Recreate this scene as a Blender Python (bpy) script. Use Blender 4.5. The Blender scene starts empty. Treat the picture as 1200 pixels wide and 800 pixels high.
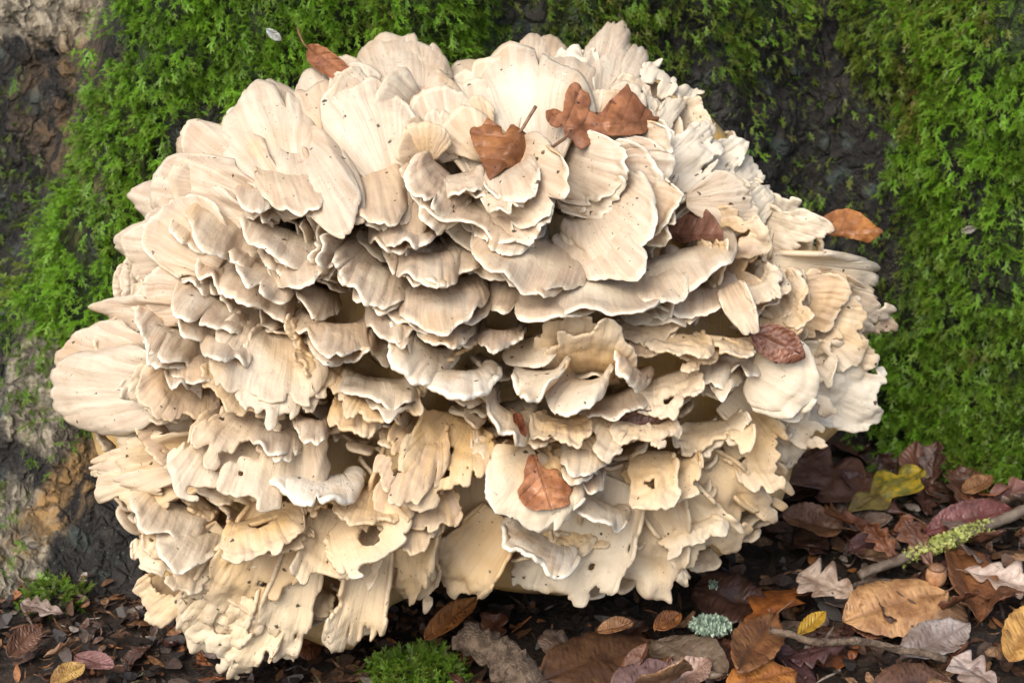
import bpy, math, random
import numpy as np
from mathutils import Vector, Matrix, Euler
from mathutils.bvhtree import BVHTree

# ------------------------------------------------------------------ camera, sky, sun, exposure
scene = bpy.context.scene
COL = scene.collection
PITCH = math.radians(22.0)
DIST = 1.35
LENS = 62.4
TGT = np.array([0.0, 0.0, 0.25])
FWD = np.array([0.0, math.cos(PITCH), -math.sin(PITCH)])
UPV = np.array([0.0, math.sin(PITCH), math.cos(PITCH)])
CAM = TGT - FWD * DIST
cam_data = bpy.data.cameras.new('camera')
cam_data.lens = LENS
cam_data.sensor_width = 36.0
cam_data.clip_start = 0.02
cam_data.clip_end = 2000.0
cam_data.dof.use_dof = True
cam_data.dof.focus_distance = 1.27
cam_data.dof.aperture_fstop = 13.0
cam = bpy.data.objects.new('camera', cam_data)
COL.objects.link(cam)
cam.location = CAM
cam.rotation_euler = (math.pi / 2 - PITCH, 0, 0)
scene.camera = cam

SUN_EL, SUN_AZ = 46.0, -150.0          # azimuth measured clockwise from +Y; the light comes from behind the camera, to the left
world = bpy.data.worlds.new('World')
scene.world = world
world.use_nodes = True
wn = world.node_tree.nodes
wn.clear()
sky = wn.new('ShaderNodeTexSky')
sky.sky_type = 'NISHITA'
sky.sun_disc = False
sky.sun_elevation = math.radians(SUN_EL)
sky.sun_rotation = math.radians(SUN_AZ)
sky.air_density = 1.0
sky.dust_density = 4.0
sky.ozone_density = 0.6
bg = wn.new('ShaderNodeBackground')
bg.inputs['Strength'].default_value = 0.15
wo = wn.new('ShaderNodeOutputWorld')
world.node_tree.links.new(sky.outputs[0], bg.inputs[0])
world.node_tree.links.new(bg.outputs[0], wo.inputs[0])

sun_data = bpy.data.lights.new('sun', 'SUN')
sun_data.energy = 1.5
sun_data.angle = math.radians(45.0)
sun_data.color = (1.0, 0.965, 0.90)
sun = bpy.data.objects.new('sun', sun_data)
COL.objects.link(sun)
az, el = math.radians(SUN_AZ), math.radians(SUN_EL)
sdir = Vector((math.sin(az) * math.cos(el), math.cos(az) * math.cos(el), math.sin(el)))
sun.rotation_euler = sdir.to_track_quat('Z', 'Y').to_euler()
sun.location = (-1, -2, 2)

scene.view_settings.view_transform = 'Standard'
scene.view_settings.look = 'None'
scene.view_settings.gamma = 1.0
scene.view_settings.exposure = 0.60
scene.view_settings.use_curve_mapping = False
scene.render.engine = 'CYCLES'
scene.cycles.use_denoising = True
scene.cycles.adaptive_threshold = 0.02
scene.cycles.max_bounces = 6
scene.cycles.diffuse_bounces = 3
scene.cycles.transmission_bounces = 4

rng = np.random.default_rng(7)
random.seed(7)

# ------------------------------------------------------------------ helpers
def _hash(ix, iy, iz):
    h = (ix * 374761393 + iy * 668265263 + iz * 2147483647 + 1013904223) & 0xffffffff
    h = ((h ^ (h >> 13)) * 1274126177) & 0xffffffff
    h = ((h ^ (h >> 16)) * 2246822519) & 0xffffffff
    return ((h ^ (h >> 15)) & 0xffff) / 32767.5 - 1.0

def vnoise(x, y=0.0, z=0.0):
    x, y, z = np.broadcast_arrays(np.asarray(x, float), np.asarray(y, float), np.asarray(z, float))
    ix, iy, iz = np.floor(x).astype(np.int64), np.floor(y).astype(np.int64), np.floor(z).astype(np.int64)
    fx, fy, fz = x - ix, y - iy, z - iz
    fx, fy, fz = [f * f * (3 - 2 * f) for f in (fx, fy, fz)]
    def l(a, b, t): return a + (b - a) * t
    c = [[[_hash(ix + i, iy + j, iz + k) for k in (0, 1)] for j in (0, 1)] for i in (0, 1)]
    return l(l(l(c[0][0][0], c[1][0][0], fx), l(c[0][1][0], c[1][1][0], fx), fy),
             l(l(c[0][0][1], c[1][0][1], fx), l(c[0][1][1], c[1][1][1], fx), fy), fz)

def fbm(x, y=0.0, z=0.0, oct=4, lac=2.1, gain=0.5):
    s, a, f = 0.0, 1.0, 1.0
    for o in range(oct):
        s = s + a * vnoise(np.asarray(x) * f + 17.3 * o, np.asarray(y) * f + 5.1 * o, np.asarray(z) * f + 9.7 * o)
        a *= gain; f *= lac
    return s

def sstep(a, b, x):
    t = np.clip((np.asarray(x, float) - a) / (b - a), 0, 1)
    return t * t * (3 - 2 * t)

def ray(px, py):                      # direction through a point of the 1200 x 800 photograph
    k = 36.0 / LENS / 1200.0
    return FWD + np.array([1.0, 0, 0]) * ((px - 600) * k) + UPV * ((400 - py) * k)

def on_ground(px, py, h=0.0):
    r = ray(px, py)
    return CAM + r * ((h - CAM[2]) / r[2])

def link(name, mesh, parent=None, mat=None):
    o = bpy.data.objects.new(name, mesh)
    COL.objects.link(o)
    if parent is not None:
        o.parent = parent
    if mat is not None and not mesh.materials:
        mesh.materials.append(mat)
    return o

def tag(o, label=None, cat=None, group=None, kind=None):
    for k, v in (('label', label), ('category', cat), ('group', group), ('kind', kind)):
        if v:
            o[k] = v
    return o

def empty(name, loc=(0, 0, 0), rot=(0, 0, 0)):
    o = bpy.data.objects.new(name, None)
    o.empty_display_size = 0.02
    o.location = loc
    o.rotation_euler = rot
    COL.objects.link(o)
    return o

def mesh_from(name, V, F, smooth=True, uv=None, attr=None):
    me = bpy.data.meshes.new(name)
    V = np.asarray(V, dtype=np.float32)
    F = np.asarray(F, dtype=np.int32)
    n, k = F.shape
    me.vertices.add(len(V)); me.vertices.foreach_set('co', V.ravel())
    me.loops.add(n * k); me.loops.foreach_set('vertex_index', F.ravel())
    me.polygons.add(n)
    me.polygons.foreach_set('loop_start', np.arange(0, n * k, k, dtype=np.int32))
    me.polygons.foreach_set('use_smooth', np.full(n, smooth))
    if uv is not None:
        ul = me.uv_layers.new(name='UVMap')
        ul.data.foreach_set('uv', np.asarray(uv, dtype=np.float32)[F.ravel()].ravel())
    if attr is not None:
        for an, av in attr.items():
            av = np.asarray(av, dtype=np.float32)
            if av.ndim == 1:
                a = me.attributes.new(an, 'FLOAT', 'POINT'); a.data.foreach_set('value', av)
            else:
                a = me.attributes.new(an, 'FLOAT_VECTOR', 'POINT'); a.data.foreach_set('vector', av.ravel())
    me.update(calc_edges=True)
    me.validate()
    return me

def grid_faces(nu, nv):
    i, j = np.meshgrid(np.arange(nu - 1), np.arange(nv - 1), indexing='ij')
    a = (i * nv + j).ravel()
    return np.stack([a, a + nv, a + nv + 1, a + 1], 1)

def vert_normals(V, F):
    n = np.zeros_like(V)
    fn = np.cross(V[F[:, 2]] - V[F[:, 0]], V[F[:, 3]] - V[F[:, 1]])
    for k in range(4):
        np.add.at(n, F[:, k], fn)
    return n / (np.linalg.norm(n, axis=1, keepdims=True) + 1e-12)

def thicken(V, F, th):
    """both skins and the edge strip of an open sheet; returns V, F, source index, side flag (0 top, 1 under, .5 edge)"""
    N = vert_normals(V, F)
    th = np.broadcast_to(th, (len(V),))[:, None]
    used = np.unique(F)
    e = np.concatenate([F[:, [0, 1]], F[:, [1, 2]], F[:, [2, 3]], F[:, [3, 0]]])
    key = np.sort(e, 1)
    key = key[:, 0] * len(V) + key[:, 1]
    _, inv, cnt = np.unique(key, return_inverse=True, return_counts=True)
    be = e[cnt[inv] == 1]
    n = len(V)
    Vt, Vb = V + N * th * 0.5, V - N * th * 0.5
    bidx = np.unique(be)
    remap = -np.ones(n, int); remap[bidx] = np.arange(len(bidx))
    # edge ring pushed a little outwards so the lip is rounded
    cen = np.zeros_like(V); c2 = np.zeros(n)
    fc = V[F].mean(1)
    for k in range(4):
        np.add.at(cen, F[:, k], fc); np.add.at(c2, F[:, k], 1)
    out = V[bidx] - cen[bidx] / np.maximum(c2[bidx], 1)[:, None]
    out /= np.linalg.norm(out, axis=1, keepdims=True) + 1e-9
    Ve = V[bidx] + out * th[bidx] * 0.35
    A = np.concatenate([Vt, Vb, Ve])
    Ft = F; Fb = F[:, ::-1] + n
    r0, r1 = remap[be[:, 0]] + 2 * n, remap[be[:, 1]] + 2 * n
    F1 = np.stack([be[:, 1], be[:, 0], r0, r1], 1)
    F2 = np.stack([r1, r0, be[:, 0] + n, be[:, 1] + n], 1)
    FF = np.concatenate([Ft, Fb, F1, F2])
    src = np.concatenate([np.arange(n), np.arange(n), bidx])
    side = np.concatenate([np.zeros(n), np.ones(n), np.full(len(bidx), .5)])
    keep = np.zeros(len(A), bool); keep[FF.ravel()] = True
    new = np.cumsum(keep) - 1
    return A[keep], new[FF], src[keep], side[keep]

def tube(P, R, nseg=8):
    """closed tube along the points P with radii R"""
    P = np.asarray(P, float); R = np.broadcast_to(np.asarray(R, float), (len(P),))
    T = np.gradient(P, axis=0); T /= np.linalg.norm(T, axis=1, keepdims=True)
    ref = np.array([0.0, 0, 1.0]) if abs(T[0][2]) < .8 else np.array([1.0, 0, 0])
    V = []
    for p, t, r in zip(P, T, R):
        a = np.cross(t, ref); a /= np.linalg.norm(a); b = np.cross(t, a)
        ang = np.linspace(0, 2 * math.pi, nseg, endpoint=False)
        V.append(p + r * (np.cos(ang)[:, None] * a + np.sin(ang)[:, None] * b))
    V = np.concatenate(V + [P[:1], P[-1:]])
    F = []
    m = len(P)
    for i in range(m - 1):
        for j in range(nseg):
            k = (j + 1) % nseg
            F.append((i * nseg + j, i * nseg + k, (i + 1) * nseg + k, (i + 1) * nseg + j))
    c0, c1 = m * nseg, m * nseg + 1
    for j in range(0, nseg, 2):
        F.append((c0, (j + 2) % nseg, j + 1, j))
        q = (m - 1) * nseg
        F.append((c1, q + j, q + j + 1, q + (j + 2) % nseg))
    return V, np.array(F)

def join_parts(parts):
    V, F, o = [], [], 0
    for v, f in parts:
        V.append(v); F.append(f + o); o += len(v)
    return np.concatenate(V), np.concatenate(F)

# node helpers
class NT:
    def __init__(s, name):
        s.m = bpy.data.materials.new(name); s.m.use_nodes = True
        s.t = s.m.node_tree; s.t.nodes.clear()
        s.out = s.t.nodes.new('ShaderNodeOutputMaterial')
        s.b = s.t.nodes.new('ShaderNodeBsdfPrincipled')
        s.t.links.new(s.b.outputs[0], s.out.inputs[0])
    def n(s, ty, **kw):
        nd = s.t.nodes.new(ty)
        for k, v in kw.items():
            setattr(nd, k, v)
        return nd
    def lk(s, a, b):
        if isinstance(a, (int, float)): b.default_value = a
        elif isinstance(a, tuple): b.default_value = a if len(a) == len(b.default_value) else (*a, 1.0)
        else: s.t.links.new(a, b)
    def math(s, op, a, b=0.0, c=0.0, clamp=False):
        nd = s.n('ShaderNodeMath', operation=op); nd.use_clamp = clamp
        s.lk(a, nd.inputs[0]); s.lk(b, nd.inputs[1]); s.lk(c, nd.inputs[2])
        return nd.outputs[0]
    def mix(s, f, a, b, blend='MIX'):
        nd = s.n('ShaderNodeMix', data_type='RGBA', blend_type=blend)
        s.lk(f, nd.inputs[0]); s.lk(a, nd.inputs[6]); s.lk(b, nd.inputs[7])
        return nd.outputs[2]
    def rng(s, v, a, b, c=0.0, d=1.0, smooth=True):
        nd = s.n('ShaderNodeMapRange', interpolation_type='SMOOTHSTEP' if smooth else 'LINEAR')
        s.lk(v, nd.inputs[0]); s.lk(a, nd.inputs[1]); s.lk(b, nd.inputs[2]); s.lk(c, nd.inputs[3]); s.lk(d, nd.inputs[4])
        return nd.outputs[0]
    def noise(s, vec, scale, detail=4.0, rough=0.55, dist=0.0):
        nd = s.n('ShaderNodeTexNoise')
        s.lk(vec, nd.inputs['Vector']); nd.inputs['Scale'].default_value = scale
        nd.inputs['Detail'].default_value = detail; nd.inputs['Roughness'].default_value = rough
        nd.inputs['Distortion'].default_value = dist
        return nd.outputs[0]
    def scale(s, vec, v):
        nd = s.n('ShaderNodeVectorMath', operation='MULTIPLY')
        s.lk(vec, nd.inputs[0]); nd.inputs[1].default_value = v
        return nd.outputs[0]
    def attr(s, name, ty='GEOMETRY', out='Fac'):
        nd = s.n('ShaderNodeAttribute', attribute_name=name, attribute_type=ty)
        return nd.outputs[out]
    def bump(s, h, strength=0.5, dist=0.001, normal=None):
        nd = s.n('ShaderNodeBump'); nd.inputs['Strength'].default_value = strength
        nd.inputs['Distance'].default_value = dist
        s.lk(h, nd.inputs['Height'])
        if normal is not None: s.lk(normal, nd.inputs['Normal'])
        return nd.outputs[0]
    def fin(s, color=None, rough=None, normal=None, **kw):
        if color is not None: s.lk(color, s.b.inputs['Base Color'])
        if rough is not None: s.lk(rough, s.b.inputs['Roughness'])
        if normal is not None: s.lk(normal, s.b.inputs['Normal'])
        for k, v in kw.items(): s.lk(v, s.b.inputs[k])
        return s.m
    @property
    def obj(s): return s.n('ShaderNodeTexCoord').outputs['Object']
    @property
    def uvc(s): return s.n('ShaderNodeTexCoord').outputs['UV']

# ------------------------------------------------------------------ materials
def mat_bark():
    t = NT('bark'); p = t.obj
    st = t.scale(p, (1.0, 1.0, 0.45))
    big = t.noise(st, 9, 5, .6, .4); mid = t.noise(st, 42, 6, .65, .6); fine = t.noise(p, 210, 5, .7)
    col = t.mix(t.rng(mid, .35, .68), (.007, .0065, .006), (.040, .034, .028))
    col = t.mix(t.math('MULTIPLY', t.rng(big, .52, .68), .5), col, (.085, .08, .068))
    gr = t.rng(t.noise(p, 26, 4, .6), .55, .68)
    col = t.mix(t.math('MULTIPLY', gr, .75), col, (.075, .105, .095))       # grey-green lichen crust
    pale = t.attr('pale')
    pm = t.rng(t.math('ADD', pale, t.math('MULTIPLY', t.math('SUBTRACT', mid, .5), 1.3)), .35, .75)
    pc = t.mix(t.rng(fine, .35, .65), (.22, .18, .12), (.48, .43, .33))
    col = t.mix(pm, col, pc)
    felt = t.attr('felt')
    col = t.mix(t.rng(t.math('ADD', felt, t.math('MULTIPLY', t.math('SUBTRACT', mid, .5), .6)), .3, .6), col, t.mix(t.rng(fine, .3, .7), (.014, .030, .004), (.045, .085, .010)))
    och = t.attr('ochre')
    col = t.mix(t.math('MULTIPLY', och, t.rng(mid, .4, .6)), col, (.40, .24, .09))
    vc = t.n('ShaderNodeTexVoronoi', feature='DISTANCE_TO_EDGE'); vc.inputs['Scale'].default_value = 55.0
    wv = t.n('ShaderNodeVectorMath', operation='ADD'); t.lk(t.scale(p, (1.0, 1.0, .5)), wv.inputs[0])
    wn_ = t.n('ShaderNodeTexNoise'); wn_.inputs['Scale'].default_value = 45; wn_.inputs['Detail'].default_value = 3; t.lk(p, wn_.inputs['Vector'])
    t.lk(t.scale(wn_.outputs['Color'], (.03, .03, .03)), wv.inputs[1]); t.lk(wv.outputs[0], vc.inputs['Vector'])
    crack = t.rng(vc.outputs['Distance'], .0, .22)
    col = t.mix(t.math('MULTIPLY', t.math('SUBTRACT', 1.0, crack), .6), col, (.008, .007, .006))
    spk = t.rng(t.noise(p, 330, 3, .6), .62, .72)
    col = t.mix(t.math('MULTIPLY', spk, .45), col, (.20, .22, .19))
    h = t.math('ADD', t.math('MULTIPLY', mid, 1.0), t.math('MULTIPLY', fine, .6))
    h = t.math('ADD', h, t.math('MULTIPLY', crack, .5))
    return t.fin(col, t.rng(fine, .3, .7, .5, .85), t.bump(h, 1.0, .009))

def mat_moss(name, dark, lite, tip):
    t = NT(name)
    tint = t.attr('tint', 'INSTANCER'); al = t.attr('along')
    col = t.mix(tint, dark, lite)  # dark tone also paints in the deep shade between shoots
    col = t.mix(t.math('MULTIPLY', t.math('POWER', al, 2.0), .75), col, tip)
    br = t.attr('brown', 'INSTANCER')
    col = t.mix(br, col, (.17, .10, .035))
    t.fin(col, .42)
    t.b.inputs['Specular IOR Level'].default_value = .45
    # thin leaves let light through
    tr = t.n('ShaderNodeBsdfTranslucent'); t.lk(col, tr.inputs[0])
    ms = t.n('ShaderNodeMixShader'); ms.inputs[0].default_value = .2
    t.t.links.new(t.b.outputs[0], ms.inputs[1]); t.t.links.new(tr.outputs[0], ms.inputs[2])
    t.t.links.new(ms.outputs[0], t.out.inputs[0])
    return t.m

def mat_soil():
    t = NT('soil'); p = t.obj
    a = t.noise(p, 30, 6, .65); b = t.noise(p, 190, 5, .7)
    col = t.mix(t.rng(b, .35, .7), (.010, .008, .006), (.055, .035, .022))
    col = t.mix(t.math('MULTIPLY', t.rng(a, .5, .7), .6), col, (.075, .042, .022))
    return t.fin(col, t.rng(a, .3, .7, .45, .85), t.bump(b, 1.0, .004))

def mat_frond():
    """object colour drives one frond: R tan zone, G ochre, B ivory/grey, A white"""
    t = NT('frond_flesh'); p = t.obj
    oi = t.n('ShaderNodeObjectInfo')
    sp = t.n('ShaderNodeSeparateColor'); t.lk(oi.outputs['Color'], sp.inputs[0])
    tan, och, ivo, wht = sp.outputs[0], sp.outputs[1], sp.outputs[2], oi.outputs['Alpha']
    lip = t.attr('lip'); u = t.attr('u'); m = t.attr('rim'); side = t.attr('side'); uv = t.uvc
    off = t.n('ShaderNodeVectorMath', operation='ADD')
    cb = t.n('ShaderNodeCombineXYZ'); t.lk(t.math('MULTIPLY', oi.outputs['Random'], 37.0), cb.inputs[0]); t.lk(t.math('MULTIPLY', oi.outputs['Random'], 11.0), cb.inputs[2])
    t.lk(uv, off.inputs[0]); t.lk(cb.outputs[0], off.inputs[1]); uvo = off.outputs[0]
    fib = t.noise(t.scale(uvo, (260, 14, 30)), 1.0, 4, .6, .3)           # fibres run from the base to the margin
    fib2 = t.noise(t.scale(uvo, (70, 9, 30)), 1.0, 3, .5, .2)
    zone = t.noise(t.scale(uvo, (22, 70, 30)), 1.0, 3, .6, .5)            # faint rings parallel to the margin
    blot = t.noise(p, 38, 4, .6); blot2 = t.noise(p, 13, 3, .5)
    base = t.mix(t.rng(fib2, .3, .7), (.79, .725, .575), (.68, .58, .42))
    base = t.mix(t.math('MULTIPLY', t.rng(oi.outputs['Random'], .3, 1.0, 0., .40, False), t.rng(fib2, .3, .7, .6, 1.)), base, (.56, .47, .35))
    base = t.mix(t.math('MULTIPLY', t.math('MULTIPLY', och, t.rng(u, .35, 1.0, 1.25, .45), clamp=True), t.rng(blot, .3, .7, .6, 1.0)), base, (.74, .47, .15))
    base = t.mix(t.math('MULTIPLY', ivo, .8), base, (.80, .755, .625))
    # tan zone behind the pale margin
    mm = t.math('ADD', m, t.math('MULTIPLY', t.math('SUBTRACT', blot, .5), .016))
    z1 = t.math('MULTIPLY', t.rng(mm, .0015, .006), t.rng(mm, .022, .050, 1.0, .0))
    zf = t.math('MULTIPLY', t.math('MULTIPLY', z1, tan), t.rng(t.math('ADD', t.math('MULTIPLY', fib, .85), t.math('MULTIPLY', zone, .2)), .35, .7, .35, 1.0))
    col = t.mix(zf, base, (.48, .345, .24))
    col = t.mix(t.math('MULTIPLY', t.rng(fib, .52, .72), .28), col, (.52, .415, .28))
    col = t.mix(t.math('MULTIPLY', t.rng(zone, .5, .75), t.math('MULTIPLY', tan, .10)), col, (.55, .40, .27))
    col = t.mix(t.math('MULTIPLY', t.rng(blot2, .52, .70), t.math('ADD', .25, t.math('MULTIPLY', och, .5))), col, (.62, .40, .17))
    col = t.mix(t.math('MULTIPLY', t.rng(t.noise(p, 85, 4, .7), .60, .74), .45), col, (.40, .25, .11))
    # whitish growing margin
    rimw = t.rng(t.math('ADD', m, t.math('MULTIPLY', t.math('SUBTRACT', blot, .5), .003)), .0004, .0017, 1.0, 0.0)
    col = t.mix(t.math('MULTIPLY', rimw, t.math('MULTIPLY', lip, .95)), col, (.86, .81, .68))
    col = t.mix(t.math('MULTIPLY', t.math('MULTIPLY', t.rng(mm, .0, .004, 1.0, 0.0), t.math('SUBTRACT', 1.0, lip)), .45), col, (.50, .34, .19))
    col = t.mix(t.math('MULTIPLY', wht, t.rng(blot, .35, .55)), col, (.87, .84, .74))
    # pore side
    und = t.mix(t.math('MULTIPLY', och, .8), (.66, .50, .31), (.58, .34, .12))
    pr = t.n('ShaderNodeTexVoronoi'); pr.inputs['Scale'].default_value = 900.0; t.lk(p, pr.inputs['Vector'])
    und = t.mix(t.rng(pr.outputs['Distance'], .0, .4, .35, 0.0), und, (.45, .30, .15))
    und = t.mix(t.math('MULTIPLY', wht, .8), und, (.86, .82, .71))
    col = t.mix(t.rng(side, .6, .9), col, und)
    # soil flecks
    vo = t.n('ShaderNodeTexVoronoi'); vo.inputs['Scale'].default_value = 120.0
    dv = t.n('ShaderNodeVectorMath', operation='ADD'); t.lk(p, dv.inputs[0])
    dn = t.n('ShaderNodeTexNoise'); dn.inputs['Scale'].default_value = 160; t.lk(p, dn.inputs['Vector'])
    ds = t.scale(dn.outputs['Color'], (.008, .008, .008)); t.lk(ds, dv.inputs[1]); t.lk(dv.outputs[0], vo.inputs['Vector'])
    sc2 = t.n('ShaderNodeSeparateColor'); t.lk(vo.outputs['Color'], sc2.inputs[0])
    gate = t.rng(sc2.outputs[0], .60, .98)
    gate = t.math('MULTIPLY', gate, t.rng(t.noise(p, 16, 2), .38, .52))
    rad = t.math('MULTIPLY', gate, .24)
    fl = t.rng(vo.outputs['Distance'], t.math('MULTIPLY', rad, .6), rad, 1.0, 0.0)
    fl = t.math('MULTIPLY', fl, t.math('GREATER_THAN', gate, .02))
    col = t.mix(t.math('MULTIPLY', fl, .92), col, (.045, .028, .015))
    v3 = t.n('ShaderNodeTexVoronoi'); v3.inputs['Scale'].default_value = 330.0; t.lk(dv.outputs[0], v3.inputs['Vector'])
    s3 = t.n('ShaderNodeSeparateColor'); t.lk(v3.outputs['Color'], s3.inputs[0])
    g3 = t.math('MULTIPLY', t.math('GREATER_THAN', s3.outputs[0], .80), t.rng(t.noise(p, 24, 3), .46, .60))
    f3 = t.math('MULTIPLY', t.rng(v3.outputs['Distance'], .14, .24, 1., 0.), g3)
    col = t.mix(t.math('MULTIPLY', f3, .8), col, (.06, .035, .018))
    h = t.math('ADD', t.math('MULTIPLY', fib, .8), t.math('MULTIPLY', fib2, 1.2))
    h = t.math('ADD', h, t.math('MULTIPLY', t.noise(p, 130, 4, .6), .9))
    nrm = t.bump(h, .75, .0017)
    t.fin(col, t.rng(fib, .3, .7, .42, .62), nrm)
    t.b.inputs['Specular IOR Level'].default_value = .35
    tr = t.n('ShaderNodeBsdfTranslucent'); t.lk(t.mix(1.0, col, (1.0, .78, .48), 'MULTIPLY'), tr.inputs[0])
    ms = t.n('ShaderNodeMixShader'); ms.inputs[0].default_value = .16
    t.t.links.new(t.b.outputs[0], ms.inputs[1]); t.t.links.new(tr.outputs[0], ms.inputs[2]); t.t.links.new(ms.outputs[0], t.out.inputs[0])
    t.b.inputs['Subsurface Weight'].default_value = .0
    t.b.inputs['Subsurface Radius'].default_value = (.006, .0035, .0016)
    t.b.inputs['Subsurface Scale'].default_value = 1.0
    return t.m

def mat_leaf():
    """object colour is the leaf's own brown; alpha is how patchy it is"""
    t = NT('dead_leaf')
    oi = t.n('ShaderNodeObjectInfo'); p = t.obj
    off = t.n('ShaderNodeVectorMath', operation='ADD')
    cb = t.n('ShaderNodeCombineXYZ'); t.lk(t.math('MULTIPLY', oi.outputs['Random'], 13.0), cb.inputs[0])
    t.lk(p, off.inputs[0]); t.lk(cb.outputs[0], off.inputs[1]); po = off.outputs[0]
    a = t.noise(po, 45, 5, .62); b = t.noise(po, 260, 4, .65); c = t.noise(po, 110, 3, .6)
    vein = t.attr('vein')
    col = t.mix(t.rng(a, .35, .62, 0., .9), oi.outputs['Color'], t.mix(1.0, oi.outputs['Color'], (.45, .36, .30), 'MULTIPLY'))
    col = t.mix(t.rng(c, .6, .74, 0., .8), col, t.mix(1.0, oi.outputs['Color'], (.22, .16, .13), 'MULTIPLY'))
    col = t.mix(t.rng(b, .35, .7, 0., .35), col, t.mix(1.0, col, (1.5, 1.4, 1.3), 'MULTIPLY'))
    pt = t.attr('patch')
    col = t.mix(t.math('MULTIPLY', t.rng(t.math('ADD', pt, t.math('MULTIPLY', t.math('SUBTRACT', a, .5), .8)), .4, .6), 1.0), col, t.mix(t.rng(c, .4, .6), (.42, .29, .02), (.16, .15, .03)))
    col = t.mix(t.math('MULTIPLY', vein, .45), col, t.mix(1.0, oi.outputs['Color'], (.4, .32, .28), 'MULTIPLY'))
    vd = t.n('ShaderNodeTexVoronoi'); vd.inputs['Scale'].default_value = 150; t.lk(po, vd.inputs['Vector'])
    s2 = t.n('ShaderNodeSeparateColor'); t.lk(vd.outputs['Color'], s2.inputs[0])
    dot = t.math('MULTIPLY', t.rng(vd.outputs['Distance'], .12, .2, 1., 0.), t.math('GREATER_THAN', s2.outputs[0], .9))
    col = t.mix(dot, col, (.02, .013, .01))
    h = t.math('ADD', t.math('MULTIPLY', vein, -.8), t.math('MULTIPLY', b, .6))
    return t.fin(col, t.rng(a, .3, .7, .28, .6), t.bump(h, .8, .0016))

def mat_simple(name, c1, c2, sc=60, rough=.7, bump=.5, dist=.002):
    t = NT(name); p = t.obj
    a = t.noise(p, sc, 5, .65); b = t.noise(p, sc * 4.3, 4, .6)
    col = t.mix(t.rng(a, .35, .65), c1, c2)
    col = t.mix(t.rng(b, .5, .75, 0, .5), col, t.mix(1.0, col, (.5, .45, .4), 'MULTIPLY'))
    return t.fin(col, rough, t.bump(t.math('ADD', a, b), bump, dist))

M = dict(bark=mat_bark(), soil=mat_soil(), frond=mat_frond(), leaf=mat_leaf(),
         moss=mat_moss('moss', (.014, .046, .004), (.135, .32, .012), (.36, .56, .07)),
         twig=mat_simple('twig_bark', (.09, .06, .04), (.20, .16, .12), 90),
         wood=mat_simple('rotten_wood', (.07, .045, .028), (.22, .16, .11), 110, .7, 1.0, .004),
         lichen_y=mat_simple('yellow_lichen', (.24, .28, .06), (.44, .47, .15), 150),
         lichen_b=mat_simple('blue_lichen', (.28, .40, .30), (.48, .60, .48), 150),
         shell=mat_simple('nut_shell', (.30, .14, .06), (.45, .26, .14), 120, .4, .3),
         dark=mat_simple('dark_skin', (.02, .012, .02), (.06, .035, .05), 120, .35, .3),
         stalk=mat_simple('leaf_stalk', (.14, .07, .035), (.24, .13, .07), 200, .5, .3))
# ------------------------------------------------------------------ ground
def ground_z(x, y):
    x = np.asarray(x, float); y = np.asarray(y, float)
    z = 0.012 * fbm(x * 5.0, y * 5.0, 3.3, 3) + 0.004 * fbm(x * 28, y * 28, 1.7, 3)
    return z - 0.006

gx = np.concatenate([[-400, -60, -12, -4, -2, -1.2], np.arange(-.8, .801, .008), [1.2, 2, 4, 12, 60, 400]])
gy = np.concatenate([[-400, -60, -12, -4, -2, -1], np.arange(-.5, .721, .008), [1, 2, 4, 12, 60, 400]])
X, Y = np.meshgrid(gx, gy, indexing='ij')
Z = ground_z(X, Y) * sstep(3, 1, np.hypot(X, Y)) + .0
g = link('ground', mesh_from('ground', np.stack([X, Y, Z], -1).reshape(-1, 3), grid_faces(len(gx), len(gy))), None, M['soil'])
tag(g, kind='structure')

# ------------------------------------------------------------------ tree: one buttressed trunk, its foot spreading into roots
_tx = np.array([-1.3, -1.0, -.75, -.58, -.47, -.40, -.365, -.33, -.20, -.08, .06, .18, .28, .36, .43, .52, .66, .80, .95, 1.15, 1.35])
_ty = np.array([1.1, .75, .50, .415, .39, .37, .25, .205, .19, .225, .275, .335, .375, .345, .275, .235, .22, .27, .42, .75, 1.1])
_xs = np.linspace(-1.3, 1.35, 900)
_ys = np.interp(_xs, _tx, _ty)
_k = np.exp(-np.linspace(-2.5, 2.5, 17) ** 2); _k /= _k.sum()
_ys = np.convolve(np.pad(_ys, 8, 'edge'), _k, 'valid')

def trunk_y(x, z, detail=True):
    x = np.asarray(x, float); z = np.asarray(z, float)
    sh = (0.42 * (0.46 - np.clip(z, 0, .9)) - .03) * sstep(-.12, -.36, x)
    xs = x + sh - .25 * np.clip(.46 - z, 0, .5) * sstep(.30, .48, x) * .35
    xs = xs + .010 * vnoise(x * 7, z * 7, 2.0)
    y = np.interp(xs, _xs, _ys)
    fl = .17 * sstep(-.12, -.34, x) + .05 * sstep(.3, .5, x)
    y = y - fl * np.exp(-np.clip(z, 0, 2) / .085) + .10 * z
    y = y + .026 * fbm(x * 6, z * 4.5, 8.1, 3)
    # ridged roots low on the left foot
    rg = sstep(.26, .05, z) * sstep(-.15, -.3, x)
    y = y - rg * .028 * (1 - np.abs(fbm(x * 9 + z * 10, z * 3.0 - x * 2, 4.4, 3)))
    if detail:
        y = y + .007 * fbm(x * 34, z * 16, 1.2, 4) + .0025 * fbm(x * 130, z * 90, 6.0, 2)
        y = y + .010 * np.exp(-(vnoise(x * 30 + 2 * vnoise(x * 9, z * 9), z * 13, 5.5) / .16) ** 2) + .005 * np.exp(-(vnoise(x * 48, z * 55, 9.5) / .12) ** 2)
    return y

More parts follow.
